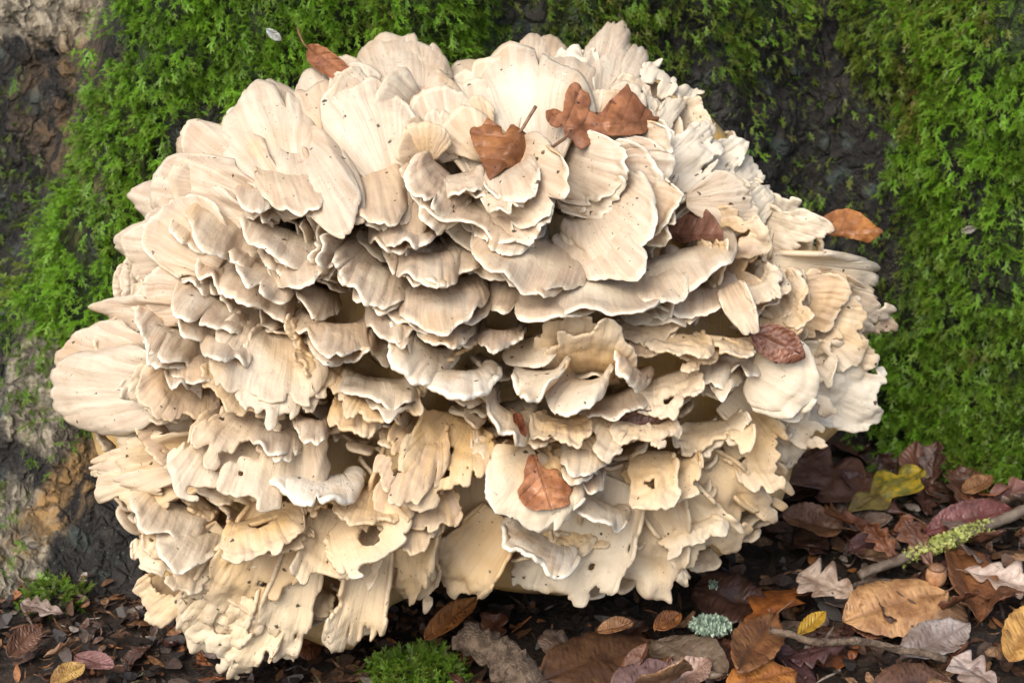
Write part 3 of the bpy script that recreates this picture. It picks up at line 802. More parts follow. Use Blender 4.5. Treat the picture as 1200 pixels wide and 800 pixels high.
HAND = [
 # upper fans, margins up and outward
 (335, 218, 297, 106, 112, 'u'), (312, 222, 226, 152, 92, 'u'), (292, 240, 175, 212, 100, 'u'), (382, 152, 362, 94, 66, 'u'), (262, 690, 226, 742, 96, 't', dict(lace=.8)), (300, 716, 262, 770, 90, 't', dict(lace=.8)), (480, 640, 470, 716, 90, 'r'),
 (452, 196, 414, 92, 112, 'u'), (480, 132, 462, 45, 110, 'u'), (522, 168, 503, 99, 84, 'u', dict(d=-.004)), (622, 175, 598, 62, 170, 'u', dict(ivo=.6)),
 (626, 92, 625, 38, 40, 'u'), (650, 150, 662, 58, 100, 'u', dict(d=.004)), (668, 102, 676, 47, 74, 'r', dict(ivo=.8, och=.1)), (712, 122, 738, 45, 66, 'u', dict(rag=.05, ivo=.7)),
 (738, 152, 782, 74, 78, 'r', dict(ivo=.8, och=.1)), (775, 182, 834, 103, 82, 'r', dict(ivo=.8, och=.15)), (790, 205, 862, 150, 78, 'r', dict(ivo=.9, och=.1)),
 (845, 238, 908, 186, 66, 'r', dict(ivo=.8, och=.15)), (860, 260, 922, 212, 60, 'r', dict(ivo=.8, och=.2)), (820, 235, 880, 232, 70, 'u', dict(ivo=.5, rag=.04)),
 (560, 150, 548, 95, 90, 'u', dict(d=.012)), (430, 120, 400, 82, 60, 'u', dict(d=.012)), (700, 165, 722, 108, 80, 'u', dict(d=.01, ivo=.6)),
 (500, 182, 498, 142, 60, 'u', dict(d=-.006)), (560, 175, 530, 132, 60, 'u', dict(d=-.004)),
 (770, 190, 818, 122, 80, 'r', dict(d=.016, ivo=.8, och=.2)), (810, 215, 876, 172, 80, 'r', dict(d=.016, ivo=.8, och=.2)), (840, 250, 905, 222, 80, 'r', dict(d=.016, ivo=.8, och=.2)), (720, 150, 760, 92, 80, 'r', dict(d=.014, ivo=.8, och=.2)),
 (850, 415, 850, 474, 100, 'r', dict(d=.028)), (800, 325, 800, 376, 120, 'm', dict(d=.024, push=.05)), (760, 360, 770, 410, 100, 'l', dict(d=.022)), (900, 470, 915, 520, 90, 'r', dict(d=.026)),
 # centre of the rosette
 (590, 200, 652, 250, 112, 'm', dict(d=-.012, push=.035)), (598, 196, 612, 231, 70, 'm', dict(d=-.014, push=.02, lob=.06, ruf=.03)), (668, 190, 736, 216, 86, 'm', dict(push=.035)), (714, 200, 777, 206, 76, 'm', dict(push=.03, ivo=.5)),
 (752, 168, 795, 172, 56, 'm', dict(push=.03, ivo=.6)), (745, 232, 792, 256, 70, 'm', dict(push=.03, ivo=.4)), (540, 203, 546, 231, 58, 'm', dict(push=.02, lob=.06, ruf=.03)), (522, 203, 490, 241, 74, 'm', dict(push=.02, ruf=.03)),
 (560, 232, 545, 273, 150, 'm', dict(d=-.005)), (700, 235, 750, 298, 112, 'm', dict(push=.04, ivo=.3)), (460, 190, 470, 270, 90, 'u', dict(push=.05, d=.012)), (432, 180, 450, 262, 80, 'm', dict(push=.05, d=.008)),
 (350, 165, 400, 262, 90, 'u', dict(d=.002)), (330, 190, 352, 252, 70, 'm', dict(push=.03)), (305, 205, 300, 250, 60, 'm'),
 # middle shelves, pale lips down
 (480, 262, 475, 294, 64, 'm', dict(d=-.012)), (497, 288, 497, 335, 90, 'm', dict(d=-.010)), (450, 300, 428, 360, 98, 'm'), (515, 325, 522, 382, 106, 'm', dict(d=-.004)),
 (640, 268, 612, 342, 142, 'm', dict(d=-.008)), (690, 312, 685, 374, 186, 'm'), (780, 290, 800, 349, 152, 'm'), (395, 372, 392, 421, 86, 'm', dict(d=-.012)),
 (462, 360, 458, 400, 62, 'm'), (522, 372, 520, 403, 68, 'm'), (505, 388, 468, 437, 92, 's', dict(th=.006)), (535, 425, 535, 462, 104, 's', dict(th=.006, wht=.4)), (588, 385, 588, 417, 54, 'm', dict(tan=1)),
 (690, 440, 690, 366, 118, 'l', dict(d=.004, curl=.05)), (640, 420, 616, 470, 70, 's', dict(roll=-30)), (690, 430, 662, 488, 80, 's', dict(roll=-35)), (745, 415, 728, 450, 66, 's', dict(roll=25)),
 (445, 440, 440, 479, 90, 'm', dict(tan=.4)), (450, 450, 448, 515, 110, 'l', dict(och=.75, d=.010)),
 # left flank
 (245, 298, 146, 302, 84, 'u', dict(tan=.9)), (280, 245, 255, 291, 108, 'm'), (345, 268, 330, 311, 124, 'm'), (340, 315, 320, 359, 128, 'm'), (270, 310, 255, 344, 74, 'm'),
 (272, 335, 245, 391, 112, 'm'), (180, 368, 115, 369, 34, 'm', dict(push=.02)), (218, 372, 187, 426, 100, 'm', dict(d=-.006)), (268, 385, 264, 427, 64, 'm', dict(d=-.004)), (230, 415, 228, 448, 60, 'm'),
 (325, 378, 300, 502, 165, 'l', dict(och=.18, ivo=.4, tan=.6)), (195, 455, 66, 452, 108, 'u', dict(rag=.03, tan=.8)), (225, 438, 182, 505, 110, 'l', dict(och=.2, d=-.004)), (325, 495, 318, 532, 70, 'm'), (365, 490, 362, 519, 46, 'm', dict(d=-.008)),
 (225, 520, 76, 522, 116, 'l', dict(och=.25)), (240, 290, 178, 250, 84, 'm', dict(push=.02)), (350, 280, 362, 330, 90, 'm', dict(d=.008)), (405, 300, 372, 300, 60, 'm'), (160, 330, 140, 330, 60, 'u'),
 (235, 340, 160, 345, 80, 'u', dict(tan=.9, d=.006)), (150, 400, 118, 420, 60, 'l', dict(d=.004)),
 # lower left
 (235, 538, 104, 578, 98, 'l', dict(och=.3)), (215, 575, 186, 637, 118, 'm', dict(tan=.5, d=-.008)), (220, 612, 190, 655, 124, 'l', dict(och=.9, d=.008)), (215, 635, 200, 673, 120, 'r', dict(rag=.04, ivo=.5)),
 (235, 662, 160, 712, 96, 'r', dict(och=.5)), (275, 700, 214, 767, 104, 't'), (345, 690, 320, 772, 74, 't'), (425, 700, 402, 797, 74, 't'), (320, 488, 288, 602, 180, 'l', dict(ivo=.4, och=.25, d=-.002)),
 (372, 545, 366, 594, 116, 's', dict(th=.006, wht=.5)), (312, 640, 262, 738, 118, 'r', dict(och=.55)), (400, 620, 375, 700, 120, 'r', dict(och=.5)), (300, 600, 320, 660, 120, 'l', dict(och=.7)),
 (440, 570, 430, 640, 110, 'l', dict(och=.6)), (470, 600, 440, 730, 110, 'r', dict(och=.6)), (200, 690, 180, 700, 90, 'r', dict(d=.01)),
 # lower centre: folded and torn
 (420, 602, 468, 652, 150, 's', dict(th=.004, och=.7, lace=.8, push=.035, d=-.004)), (500, 560, 478, 640, 110, 'l', dict(och=.8, d=.004)), (540, 500, 500, 600, 130, 'l', dict(och=.65)), (640, 548, 600, 616, 130, 's', dict(rag=.05, d=-.012, push=.03)), (640, 625, 616, 668, 100, 's', dict(th=.005, wht=.5, rag=.05)),
 (540, 590, 548, 690, 130, 'r', dict(och=.8, d=.022)), (690, 615, 642, 721, 150, 'r', dict(ivo=.7, och=.35)), (745, 600, 752, 702, 158, 'r', dict(ivo=.6, och=.35)), (700, 572, 690, 608, 104, 's', dict(roll=20)),
 (690, 510, 686, 558, 72, 'm', dict(tan=.2, d=-.01)), (686, 545, 690, 576, 46, 'm', dict(tan=.9)), (765, 530, 765, 585, 74, 'r', {}), (620, 520, 610, 590, 90, 'l', dict(och=.5)), (600, 470, 596, 520, 70, 's', dict(roll=30)),
 (660, 480, 655, 525, 80, 'l'), (760, 480, 745, 540, 90, 'l', dict(ivo=.5)), (560, 640, 510, 690, 90, 'r', dict(och=.4)),
 # right flank: crowded, ragged
 (858, 340, 880, 388, 34, 'm', dict(push=.02, d=-.01)), (880, 320, 905, 360, 62, 'l', dict(ivo=.5)), (905, 335, 948, 380, 82, 'l', dict(ivo=.6)), (955, 335, 1053, 380, 62, 'l', dict(ivo=.6, rag=.04)), (960, 315, 1032, 326, 40, 's', dict(push=.01)),
 (850, 385, 848, 425, 96, 'r', {}), (850, 410, 850, 457, 80, 'm', dict(tan=.3, ivo=.5)), (895, 435, 955, 458, 92, 'm', dict(tan=.5, ivo=.5, push=.03, d=-.01)), (950, 445, 1036, 468, 112, 'r', dict(ivo=.9, d=.004, lace=.4)), (955, 380, 1020, 412, 100, 'l', dict(ivo=.7)),
 (840, 490, 845, 545, 110, 'r', dict(och=.4)), (830, 575, 905, 628, 120, 'r', dict(och=.45)), (880, 555, 947, 587, 74, 'r'), (800, 600, 866, 662, 100, 't', {}), (900, 490, 960, 525, 90, 'r', dict(ivo=.7)),
 (870, 500, 925, 560, 90, 'r', {}), (830, 275, 900, 285, 90, 'r', dict(ivo=.8)), (900, 270, 985, 305, 80, 'r', dict(ivo=.8)), (860, 300, 935, 325, 90, 'r', dict(ivo=.8)), (920, 350, 1000, 365, 90, 'l', dict(ivo=.7)),
 (800, 380, 795, 430, 90, 'l'), (780, 440, 800, 500, 90, 'r', dict(ivo=.5)), (930, 480, 1000, 515, 90, 'r', dict(ivo=.8)), (880, 230, 948, 255, 60, 'r', dict(ivo=.7, d=.01)),
]
for h in HAND:
    kw = h[6] if len(h) > 6 else {}
    h = list(h)
    if h[5] == 'm' and 240 < h[3] < 480: h[4] *= 1.14
    if h[5] in 'rt' and h[3] > 520: h[3] += 21; h[1] += 4
    add_frond(*h[:6], **kw)
n_hand = len(HAND)
# thin second and third sheets stacked close under the larger ones
twins = [h for h in HAND if h[5] in 'uml' and h[4] > 56]
random.shuffle(twins)
for h in twins[:100]:
    kw = dict(h[6]) if len(h) > 6 else {}
    bx, by, mx, my, w = h[:5]
    dx, dy = mx - bx, my - by; ln = math.hypot(dx, dy); dx, dy = dx / ln, dy / ln
    o1 = random.uniform(5, 13); sl = random.uniform(-.32, .32) * w
    kw['d'] = kw.get('d', 0) + random.uniform(.004, .009)
    add_frond(bx + dx * o1 - dy * sl, by + dy * o1 + dx * sl, mx + dx * o1 - dy * sl, my + dy * o1 + dx * sl, w * random.uniform(.62, 1.0), h[5], **kw)
n_hand += min(100, len(twins))

# the crowd of younger fronds in the gaps between the large ones
spots = []
sp = 56
for iy in range(int(760 / sp) + 1):
    for ix in range(int(1020 / sp) + 1):
        x = 50 + ix * sp + (sp / 2 if iy % 2 else 0) + random.uniform(-14, 14)
        y = 40 + iy * sp + random.uniform(-14, 14)
        if (y > 480 or x > 760) and random.random() < .3: continue
        if rho(x, y) < .93:
            spots.append((x, y))
CAV = [(515, 515, 24), (478, 468, 20), (590, 400, 26), (625, 348, 26), (700, 288, 22), (712, 602, 30), (925, 512, 30), (585, 690, 30), (525, 665, 28), (300, 262, 18), (470, 250, 20), (805, 230, 24), (660, 500, 20)]
cavity = lambda x, y, k=1.0: any(math.hypot(x - a, y - b) < r * k + 14 for a, b, r in CAV)
spots = [q for q in spots if not cavity(*q)]
random.shuffle(spots)
n_fill = min(len(spots), 298 - n_hand)
small = []
def fill(x, y, k, collect=None, dd=0.0):
    ang = math.atan2(y - 185, x - 600)
    if y > 300 and 250 < x < 800: ang = math.pi / 2 + (ang - math.pi / 2) * .7
    ang += random.uniform(-.35, .35)
    if x > 640 and y > 340: dd -= .008
    ln = random.uniform(32, 54) * k; w = random.uniform(80, 140) * k
    lower = y > 520 or x > 800
    if lower: sty = random.choice('rrrl')
    elif y > 430: sty = random.choice('llmr')
    elif y < 220: sty = random.choice('uum')
    else: sty = random.choice('mmmu')
    kw = dict(ivo=.6) if x > 780 else {}
    add_frond(x - math.cos(ang) * ln, y - math.sin(ang) * ln, x + math.cos(ang) * 6, y + math.sin(ang) * 6, w, sty, d=random.uniform(.014, .038) + dd, collect=collect, **kw)
for x, y in spots[:n_fill]:
    fill(x, y, 1.0)
for i in range(300):
    a = random.uniform(-math.pi, math.pi); q = math.sqrt(random.uniform(0, .92))
    r = q * float(np.interp(a, _sa, _sr))
    if cavity(CX + r * math.cos(a), CY + r * math.sin(a)): continue
    fill(CX + r * math.cos(a), CY + r * math.sin(a), random.uniform(.35, .6), small, .022)
V, F, o = [], [], 0
for v, f, *_ in small:
    V.append(v); F.append(f + o); o += len(v)
cat = lambda i: np.concatenate([s[i] for s in small])
me = mesh_from('young_fronds', np.concatenate(V), np.concatenate(F), uv=cat(5), attr=dict(u=cat(2), rim=cat(3), side=cat(4), lip=np.full(o, .6)))
o = link('young_fronds', me, fungus, M['frond']); o.color = (.5, .45, .2, .1); o['kind'] = 'stuff'
print('fronds', n_hand, n_fill, 'tris', sum(len(f) for f in ALLF) * 2)
FBVH = BVHTree.FromPolygons(np.concatenate(ALLV).tolist(), np.concatenate(ALLF).tolist())
# ------------------------------------------------------------------ dead leaves
def leaf_sheet(kind, L, W, seed, nt=34, ns=11, fold=.15, bend=.5, cross=.3, wav=.07, nlob=4, patch=0.0):
    r = np.random.default_rng(seed)
    t = np.linspace(0, 1, nt); s = np.linspace(-1, 1, ns)
    T, S = np.meshgrid(t, s, indexing='ij')
    ph = r.uniform(0, 6.28)
    if kind == 'beech':
        env = np.sin(math.pi * np.clip(T, 0, 1) ** .88) ** .72
        env = env * (1 + .035 * np.sin(T * 2 * math.pi * 8 + ph))
        fwd = .06
    elif kind == 'oak':
        env = np.sin(math.pi * np.clip(T, 0, 1) ** 1.15) ** .55 * (.55 + .45 * T)
        k = .5 - .5 * np.cos(2 * math.pi * nlob * (T + .04 * np.sign(S)))
        env = env * (.48 + .62 * np.sqrt(np.clip(k, 0, 1))) * (1 + .05 * vnoise(T * 14, np.sign(S) * 3, seed))
        fwd = .10
    else:                                   # deep pointed lobes
        env = np.sin(math.pi * np.clip(T, 0, 1) ** .8) ** .5
        q = (T * nlob + .25 * np.sign(S) * .3) % 1.0
        k = np.where(q < .6, q / .6, (1 - q) / .4)
        env = env * (.30 + .85 * k ** 1.1) * (1 + .12 * vnoise(T * 22, np.sign(S) * 5, seed))
        fwd = .16
    env = np.maximum(env, .01)
    y = S * W * .5 * env
    x = L * T + fwd * L * np.abs(S) * env * np.sin(math.pi * T)
    vein_n = 8 if kind == 'beech' else nlob
    phs = T * vein_n - .9 * np.abs(S) * env * W / L * vein_n * .6
    lat = np.abs(((phs + .5) % 1.0) - .5)
    vein = np.maximum(np.exp(-(S * env * W * .5 / (.011 * L)) ** 2), .8 * np.exp(-(lat / .09) ** 2) * (np.abs(S) > .06))
    z = fold * np.abs(y) + wav * W * fbm(T * 3.2, S * 1.6, seed * 1.3, 3)
    z = z + (.005 * W) * np.cos(phs * 2 * math.pi) * np.clip(np.abs(S) * 3, 0, 1)
    z = z + .05 * W * np.abs(S) ** 3 * vnoise(T * 6, np.sign(S) * 2, seed)
    # roll across and bow along
    if abs(cross) > 1e-3:
        R = W * .5 / cross; a = y / R
        y2 = (R) * np.sin(a) - z * np.sin(a); z = R * (1 - np.cos(a)) + z * np.cos(a); y = y2
    if abs(bend) > 1e-3:
        R = L / bend; a = x / R
        x2 = R * np.sin(a) - z * np.sin(a); z = R * (1 - np.cos(a)) + z * np.cos(a); x = x2
    V = np.stack([x, y, z], -1).reshape(-1, 3)
    F = grid_faces(nt, ns)
    pt = sstep(.25, .75, T) * patch + (.0 if patch == 0 else .15)
    V2, F2, src, side = thicken(V, F, .00045)
    return V2, F2, vein.reshape(-1)[src], np.broadcast_to(pt, T.shape).reshape(-1)[src]

def leaf_mesh(*a, **k):
    V, F, vein, pt = leaf_sheet(*a, **k)
    return mesh_from('blade', V, F, attr=dict(vein=vein, patch=pt))

def stalk_mesh(L, seed, curve=.25):
    t = np.linspace(0, 1, 6)
    P = np.stack([-L * t + .002, curve * L * t ** 2 * (1 if seed % 2 else -1), .15 * L * t ** 2], 1)
    V, F = tube(P, np.linspace(.0006, .0009, 6), 6)
    return mesh_from('stalk', V, F)

def frame_matrix(o, A, N):
    A = A / np.linalg.norm(A); B = np.cross(N, A); B /= np.linalg.norm(B); N = np.cross(A, B)
    return Matrix(((A[0], B[0], N[0], o[0]), (A[1], B[1], N[1], o[1]), (A[2], B[2], N[2], o[2]), (0, 0, 0, 1)))

LEAF_CAT = {'beech': ('beech_leaf', 'leaf'), 'oak': ('oak_leaf', 'leaf'), 'lobed': ('lobed_leaf', 'leaf')}
def make_leaf(kind, mat4, L, W, color, label, seed, stalk=.25, patch=0.0, group=None, **kw):
    e = empty(LEAF_CAT[kind][0]); e.matrix_world = mat4
    tag(e, label, 'leaf', group)
    b = link('blade', leaf_mesh(kind, L, W, seed, patch=patch, **kw), e, M['leaf'])
    b.color = (*color, 1)
    if stalk:
        link('stalk', stalk_mesh(L * stalk, seed), e, M['stalk'])
    return e

PXM = DIST * 36 / LENS / 1200
def leaf_on_fungus(kind, b, t, w, color, label, seed, lift=.005, roll=0.0, d0=0.0, d1=0.0, **kw):
    pts = []
    ks = np.linspace(0, 1, 5)
    for k in ks:
        px_, py_ = b[0] + (t[0] - b[0]) * k, b[1] + (t[1] - b[1]) * k
        rr = ray(px_, py_); rr /= np.linalg.norm(rr)
        hit = FBVH.ray_cast(Vector(CAM), Vector(rr))
        dep = hit[3] if hit[0] is not None else np.linalg.norm(envelope(px_, py_) - CAM)
        pts.append((rr, dep))
    dep = np.array([p[1] for p in pts])
    k, c = np.polyfit(ks, dep, 1)
    line = c + k * ks
    sh = max(0.0, float((line - dep).max()) * .5)
    P0 = CAM + pts[0][0] * (line[0] - sh - lift + d0); P1 = CAM + pts[-1][0] * (line[-1] - sh - lift + d1)
    A = P1 - P0; L = np.linalg.norm(A); A /= L
    toc = CAM - P0; toc /= np.linalg.norm(toc)
    N = toc - A * np.dot(toc, A); N /= np.linalg.norm(N)
    if roll:
        B = np.cross(N, A); c, s = math.cos(math.radians(roll)), math.sin(math.radians(roll)); N = N * c + B * s
    return make_leaf(kind, frame_matrix(P0, A, N), L, w * PXM, color, label, seed, **kw)

def leaf_on_ground(kind, b, t, w, color, label, seed, h=.012, tilt=(0, 0), **kw):
    P0, P1 = on_ground(*b, h), on_ground(*t, h)
    A = P1 - P0; L = np.linalg.norm(A); A /= L
    N = np.array([0.0, 0, 1.0]) + np.array([tilt[0], tilt[1], 0.0]); N = N - A * np.dot(N, A); N /= np.linalg.norm(N)
    # apparent width along the leaf's own side direction
    B = np.cross(N, A); mid = (P0 + P1) / 2
    def proj(p):
        q = p - CAM; z = q @ FWD
        return np.array([q[0] / z, (q @ UPV) / z]) / (36 / LENS / 1200)
    ext = np.linalg.norm(proj(mid + B * .01) - proj(mid - B * .01)) / .02
    return make_leaf(kind, frame_matrix(P0, A, N), L, w / ext, color, label, seed, **kw)

# on the fungus
def inside(px_, py_, poly):
    c = np.zeros(px_.shape, bool); n = len(poly)
    for i in range(n):
        x0, y0 = poly[i]; x1, y1 = poly[(i + 1) % n]
        m = (y0 > py_) != (y1 > py_)
        xx = (x1 - x0) * (py_ - y0) / ((y1 - y0) if y1 != y0 else 1e-9) + x0
        c ^= m & (px_ < xx)
    return c

def outline_leaf(name, zoom, pts, rib, color, label, seed, lift=.005, foldr=0.0, foldl=0.0, curl=.0, stalk=None, fixed=None, wav=.004, nveins=5):
    """a leaf of irregular outline resting on whatever the rays meet; rib = midrib ends, fold = how each half bends away"""
    zx, zy, zs = zoom
    cv = lambda q: (zx + q[0] / zs, zy + q[1] / zs)
    poly = [cv(q) for q in pts]; (rx0, ry0), (rx1, ry1) = cv(rib[0]), cv(rib[1])
    P = np.array(poly); x0, y0 = P.min(0) - 1; x1, y1 = P.max(0) + 1
    st_ = 1.5
    gx_, gy_ = np.meshgrid(np.arange(x0, x1 + st_, st_), np.arange(y0, y1 + st_, st_), indexing='ij')
    k = inside(gx_, gy_, poly).reshape(-1)
    F = grid_faces(*gx_.shape); F = F[k[F].sum(1) >= 3]
    smp = []
    for px_ in np.linspace(x0, x1, 12):
        for py_ in np.linspace(y0, y1, 12):
            if inside(np.array([px_]), np.array([py_]), poly)[0]:
                rr = ray(px_, py_); rr /= np.linalg.norm(rr); hit = FBVH.ray_cast(Vector(CAM), Vector(rr))
                if hit[0] is not None: smp.append((1, px_, py_, hit[3]))
    smp = np.array(smp) if len(smp) > 12 else None
    if fixed is not None or smp is None:
        base = np.linalg.norm(envelope((x0 + x1) / 2, (y0 + y1) / 2) - CAM) + (fixed or 0.0); co = np.array([base, 0, 0])
    else:
        co, *_ = np.linalg.lstsq(smp[:, :3], smp[:, 3], rcond=None)
        res = smp[:, :3] @ co - smp[:, 3]
        co[0] -= max(0, np.percentile(res, 80))
    X_, Y_ = gx_.reshape(-1), gy_.reshape(-1)
    L = math.hypot(rx1 - rx0, ry1 - ry0); ux, uy = (rx1 - rx0) / L, (ry1 - ry0) / L
    al = ((X_ - rx0) * ux + (Y_ - ry0) * uy) / L; ac = (-(X_ - rx0) * uy + (Y_ - ry0) * ux)
    dep = co[0] + co[1] * X_ + co[2] * Y_ - lift
    dep = dep + PXM * (np.maximum(ac, 0) * foldr + np.maximum(-ac, 0) * foldl)
    dep = dep + wav * fbm(X_ * .035, Y_ * .035, seed, 3) + curl * (np.clip(al, -.3, 1.3) - .5) ** 2 * L * PXM
    phs = al * nveins - np.abs(ac) / L * 2.4
    latv = np.abs(((phs + .5) % 1) - .5)
    vein = np.maximum(np.exp(-(ac / 1.6) ** 2), .45 * np.exp(-(latv / .07) ** 2))
    dep = dep - .0012 * np.exp(-(ac / 3) ** 2) + .0004 * np.cos(phs * 2 * math.pi)
    kk = 36.0 / LENS / 1200.0
    D = FWD[None] + np.array([[1.0, 0, 0]]) * ((X_ - 600) * kk)[:, None] + UPV[None] * ((400 - Y_) * kk)[:, None]
    D /= np.linalg.norm(D, axis=1, keepdims=True)
    V = CAM + D * dep[:, None]
    V, _ = smooth_boundary(V, F, 3)
    V2, F2, src, side = thicken(V, F, .0005)
    o0 = V2.mean(0)
    e = tag(empty(name, o0), label, 'leaf')
    b_ = link('blade', mesh_from('blade', V2 - o0, F2, attr=dict(vein=vein[src], patch=np.zeros(len(src)))), e, M['leaf']); b_.color = (*color, 1)
    if stalk:
        q = [cv(z_) for z_ in stalk]; pts3 = []
        for i_, (px_, py_) in enumerate(q):
            rr = ray(px_, py_); rr /= np.linalg.norm(rr)
            pts3.append(CAM + rr * (co[0] + co[1] * px_ + co[2] * py_ - lift - .001 - .002 * i_))
        pts3 = np.array(pts3); u_ = np.linspace(0, 1, 10); t_ = np.linspace(0, 1, len(pts3))
        Vt, Ft = tube(np.stack([np.interp(u_, t_, pts3[:, i_]) for i_ in range(3)], 1), np.linspace(.0011, .0014, 10), 8)
        link('stalk', mesh_from('stalk', Vt - o0, Ft), e, M['stalk'])
    return e

ZA = (540, 80, 4.8); ZB = (560, 480, 5.0); ZC = (780, 200, 4.21)
outline_leaf('lobed_leaf', ZA, [(60, 300), (120, 330), (140, 270), (185, 300), (230, 335), (240, 382), (285, 308), (320, 330), (345, 350), (378, 370), (390, 430), (400, 468), (480, 480), (440, 550), (340, 556), (250, 562), (160, 640), (130, 560), (100, 490), (70, 440), (48, 360)],
    ((345, 335), (165, 635)), (.27, .115, .04), 'folded brown lobed leaf with upright stalk in the fungus top', 11, .007, foldr=.15, foldl=1.1, stalk=[(300, 400), (350, 335), (385, 275), (422, 215)])
outline_leaf('lobed_leaf', ZA, [(475, 235), (530, 225), (575, 250), (578, 190), (585, 145), (610, 100), (640, 75), (670, 90), (690, 135), (725, 130), (732, 190), (720, 240), (790, 250), (830, 190), (900, 130), (940, 80), (960, 130), (990, 150), (1020, 200), (1050, 230), (1080, 240), (1080, 265), (1125, 268), (1108, 305), (1030, 370), (940, 382), (790, 388), (740, 420), (680, 460), (645, 442), (630, 402), (580, 385), (575, 325), (540, 340), (500, 320), (475, 280)],
    ((585, 330), (1110, 300)), (.33, .145, .065), 'flat brown lobed leaf with a slanting dark stalk on the fungus top', 12, .009, foldr=.25, foldl=.1, curl=.25, stalk=[(620, 350), (585, 395), (520, 440), (460, 476)])
outline_leaf('oak_leaf', ZB, [(290, 262), (350, 258), (360, 310), (400, 345), (470, 340), (480, 390), (540, 430), (558, 470), (530, 510), (550, 552), (490, 575), (430, 586), (330, 592), (270, 560), (235, 510), (230, 470), (265, 420), (270, 350), (284, 300)],
    ((330, 270), (430, 570)), (.46, .215, .10), 'orange brown round lobed leaf stuck in the lower middle of the fungus', 16, .006, foldr=.1, foldl=.2)
outline_leaf('beech_leaf', ZC, [(715, 300), (760, 240), (800, 210), (840, 190), (900, 183), (960, 205), (1000, 240), (1040, 275), (1080, 298), (1040, 330), (1000, 360), (950, 345), (880, 330), (800, 322), (730, 322)],
    ((715, 312), (1080, 298)), (.35, .155, .05), 'russet arched leaf wedged between the fungus and the right moss', 15, .0, foldr=.6, foldl=.9, fixed=-.055)
outline_leaf('beech_leaf', ZC, [(5, 300), (60, 240), (130, 195), (200, 185), (250, 240), (285, 300), (290, 345), (230, 350), (150, 345), (90, 360), (10, 335)],
    ((5, 320), (285, 320)), (.19, .095, .065), 'dull purple brown leaf half sunk among fronds near the recessed bark', 14, .006, foldr=.3, foldl=.5)
leaf_on_fungus('beech', (360, 56), (404, 90), 36, (.30, .13, .06), 'small curled russet leaf caught between moss and the upper fungus edge', 13, fold=.3, bend=-.8, cross=.7, stalk=.35, lift=.012)
leaf_on_fungus('beech', (724, 496), (796, 500), 40, (.12, .062, .045), 'dark brown leaf sunk in a hollow of the torn fronds', 17, fold=.1, bend=-.4, cross=.5, stalk=.0, lift=-.004, wav=.12)
leaf_on_fungus('beech', (880, 388), (944, 418), 42, (.20, .085, .05), 'dull reddish leaf pressed between ragged fronds facing the right moss', 18, fold=.05, bend=.2, cross=.2, stalk=.0, lift=-.004, wav=.12)
leaf_on_fungus('beech', (896, 440), (928, 426), 24, (.07, .03, .04), 'tiny blackish purple leaf scrap beside the dull reddish leaf', 19, fold=.1, bend=.2, cross=.6, stalk=.0, lift=-.004, wav=.12)
leaf_on_fungus('beech', (604, 484), (620, 518), 20, (.20, .07, .035), 'small rolled red brown leaf above the orange round lobed leaf', 20, fold=.3, bend=.3, cross=1.3, stalk=.2, lift=.008)
leaf_on_fungus('beech', (100, 410), (132, 402), 28, (.05, .025, .035), 'dark purple shrivelled leaf wedged at the outer left edge of the fungus', 21, fold=.2, bend=-.8, cross=-.9, stalk=.0, lift=.0, d0=.03, d1=.03)

# the litter beside and in front of it
G = leaf_on_ground
G('oak', (1058, 600), (926, 548), 84, (.15, .075, .05), 'large dark brown oak leaf tucked beside the lower right fronds', 31, .022, (.0, -.35), nlob=3.2, nt=46, bend=.2, cross=.2)
G('oak', (992, 602), (1078, 562), 62, (.22, .17, .05), 'yellow and olive patched leaf lying against the mossy foot', 32, .030, (.0, -.3), nlob=2.5, nt=46, patch=1.0, bend=.25, cross=.15, stalk=0)
G('beech', (988, 618), (912, 612), 40, (.20, .10, .05), 'brown curled leaf under the large dark oak leaf', 33, .022, (.1, -.5), bend=.5, cross=.6)
G('beech', (1110, 692), (990, 718), 78, (.43, .25, .115), 'broad tan beech leaf with dark spots on the litter', 34, .030, (-.05, -.35), nt=44, ns=13, bend=-.2, cross=-.2, stalk=.12, fold=.04)
G('oak', (1002, 698), (936, 676), 58, (.43, .345, .27), 'pale greyish oak leaf beside the broad tan beech leaf', 35, .026, (.0, -.3), nlob=3.2, nt=46, bend=.2, cross=.1, stalk=0)
G('oak', (1130, 668), (1222, 684), 54, (.45, .36, .30), 'pale pinkish oak leaf below the lichen covered stick', 36, .030, (.0, -.3), nlob=4, nt=46, bend=-.15, cross=-.2)
G('beech', (1118, 640), (1152, 718), 62, (.21, .095, .04), 'brown folded leaf with a long stalk by the round nut', 37, .026, (.3, -.2), fold=.5, bend=-.2, cross=.1, stalk=.4)
G('oak', (876, 742), (930, 668), 72, (.33, .115, .028), 'glossy orange leaf lying close to the lower right fronds', 38, .026, (-.2, -.3), nlob=3, nt=40, bend=-.3, cross=-.3, stalk=0)
G('beech', (908, 722), (856, 806), 64, (.24, .115, .05), 'brown spotted leaf below the glossy orange leaf', 39, .028, (.15, -.3), bend=.3, cross=.4)
G('beech', (852, 806), (938, 776), 52, (.45, .19, .05), 'bright orange leaf below the thin pale twig', 40, .032, (0, -.35), bend=-.3, cross=-.3, stalk=0)
G('beech', (936, 744), (966, 722), 22, (.42, .26, .03), 'small golden yellow leaf scrap above the thin pale twig', 41, .030, (0, -.3), bend=.3, cross=.4, stalk=0)
G('beech', (1056, 770), (1134, 738), 54, (.30, .26, .24), 'grey weathered leaf below the broad tan beech leaf', 42, .022, (0, -.2), bend=.2, cross=.2, stalk=0)
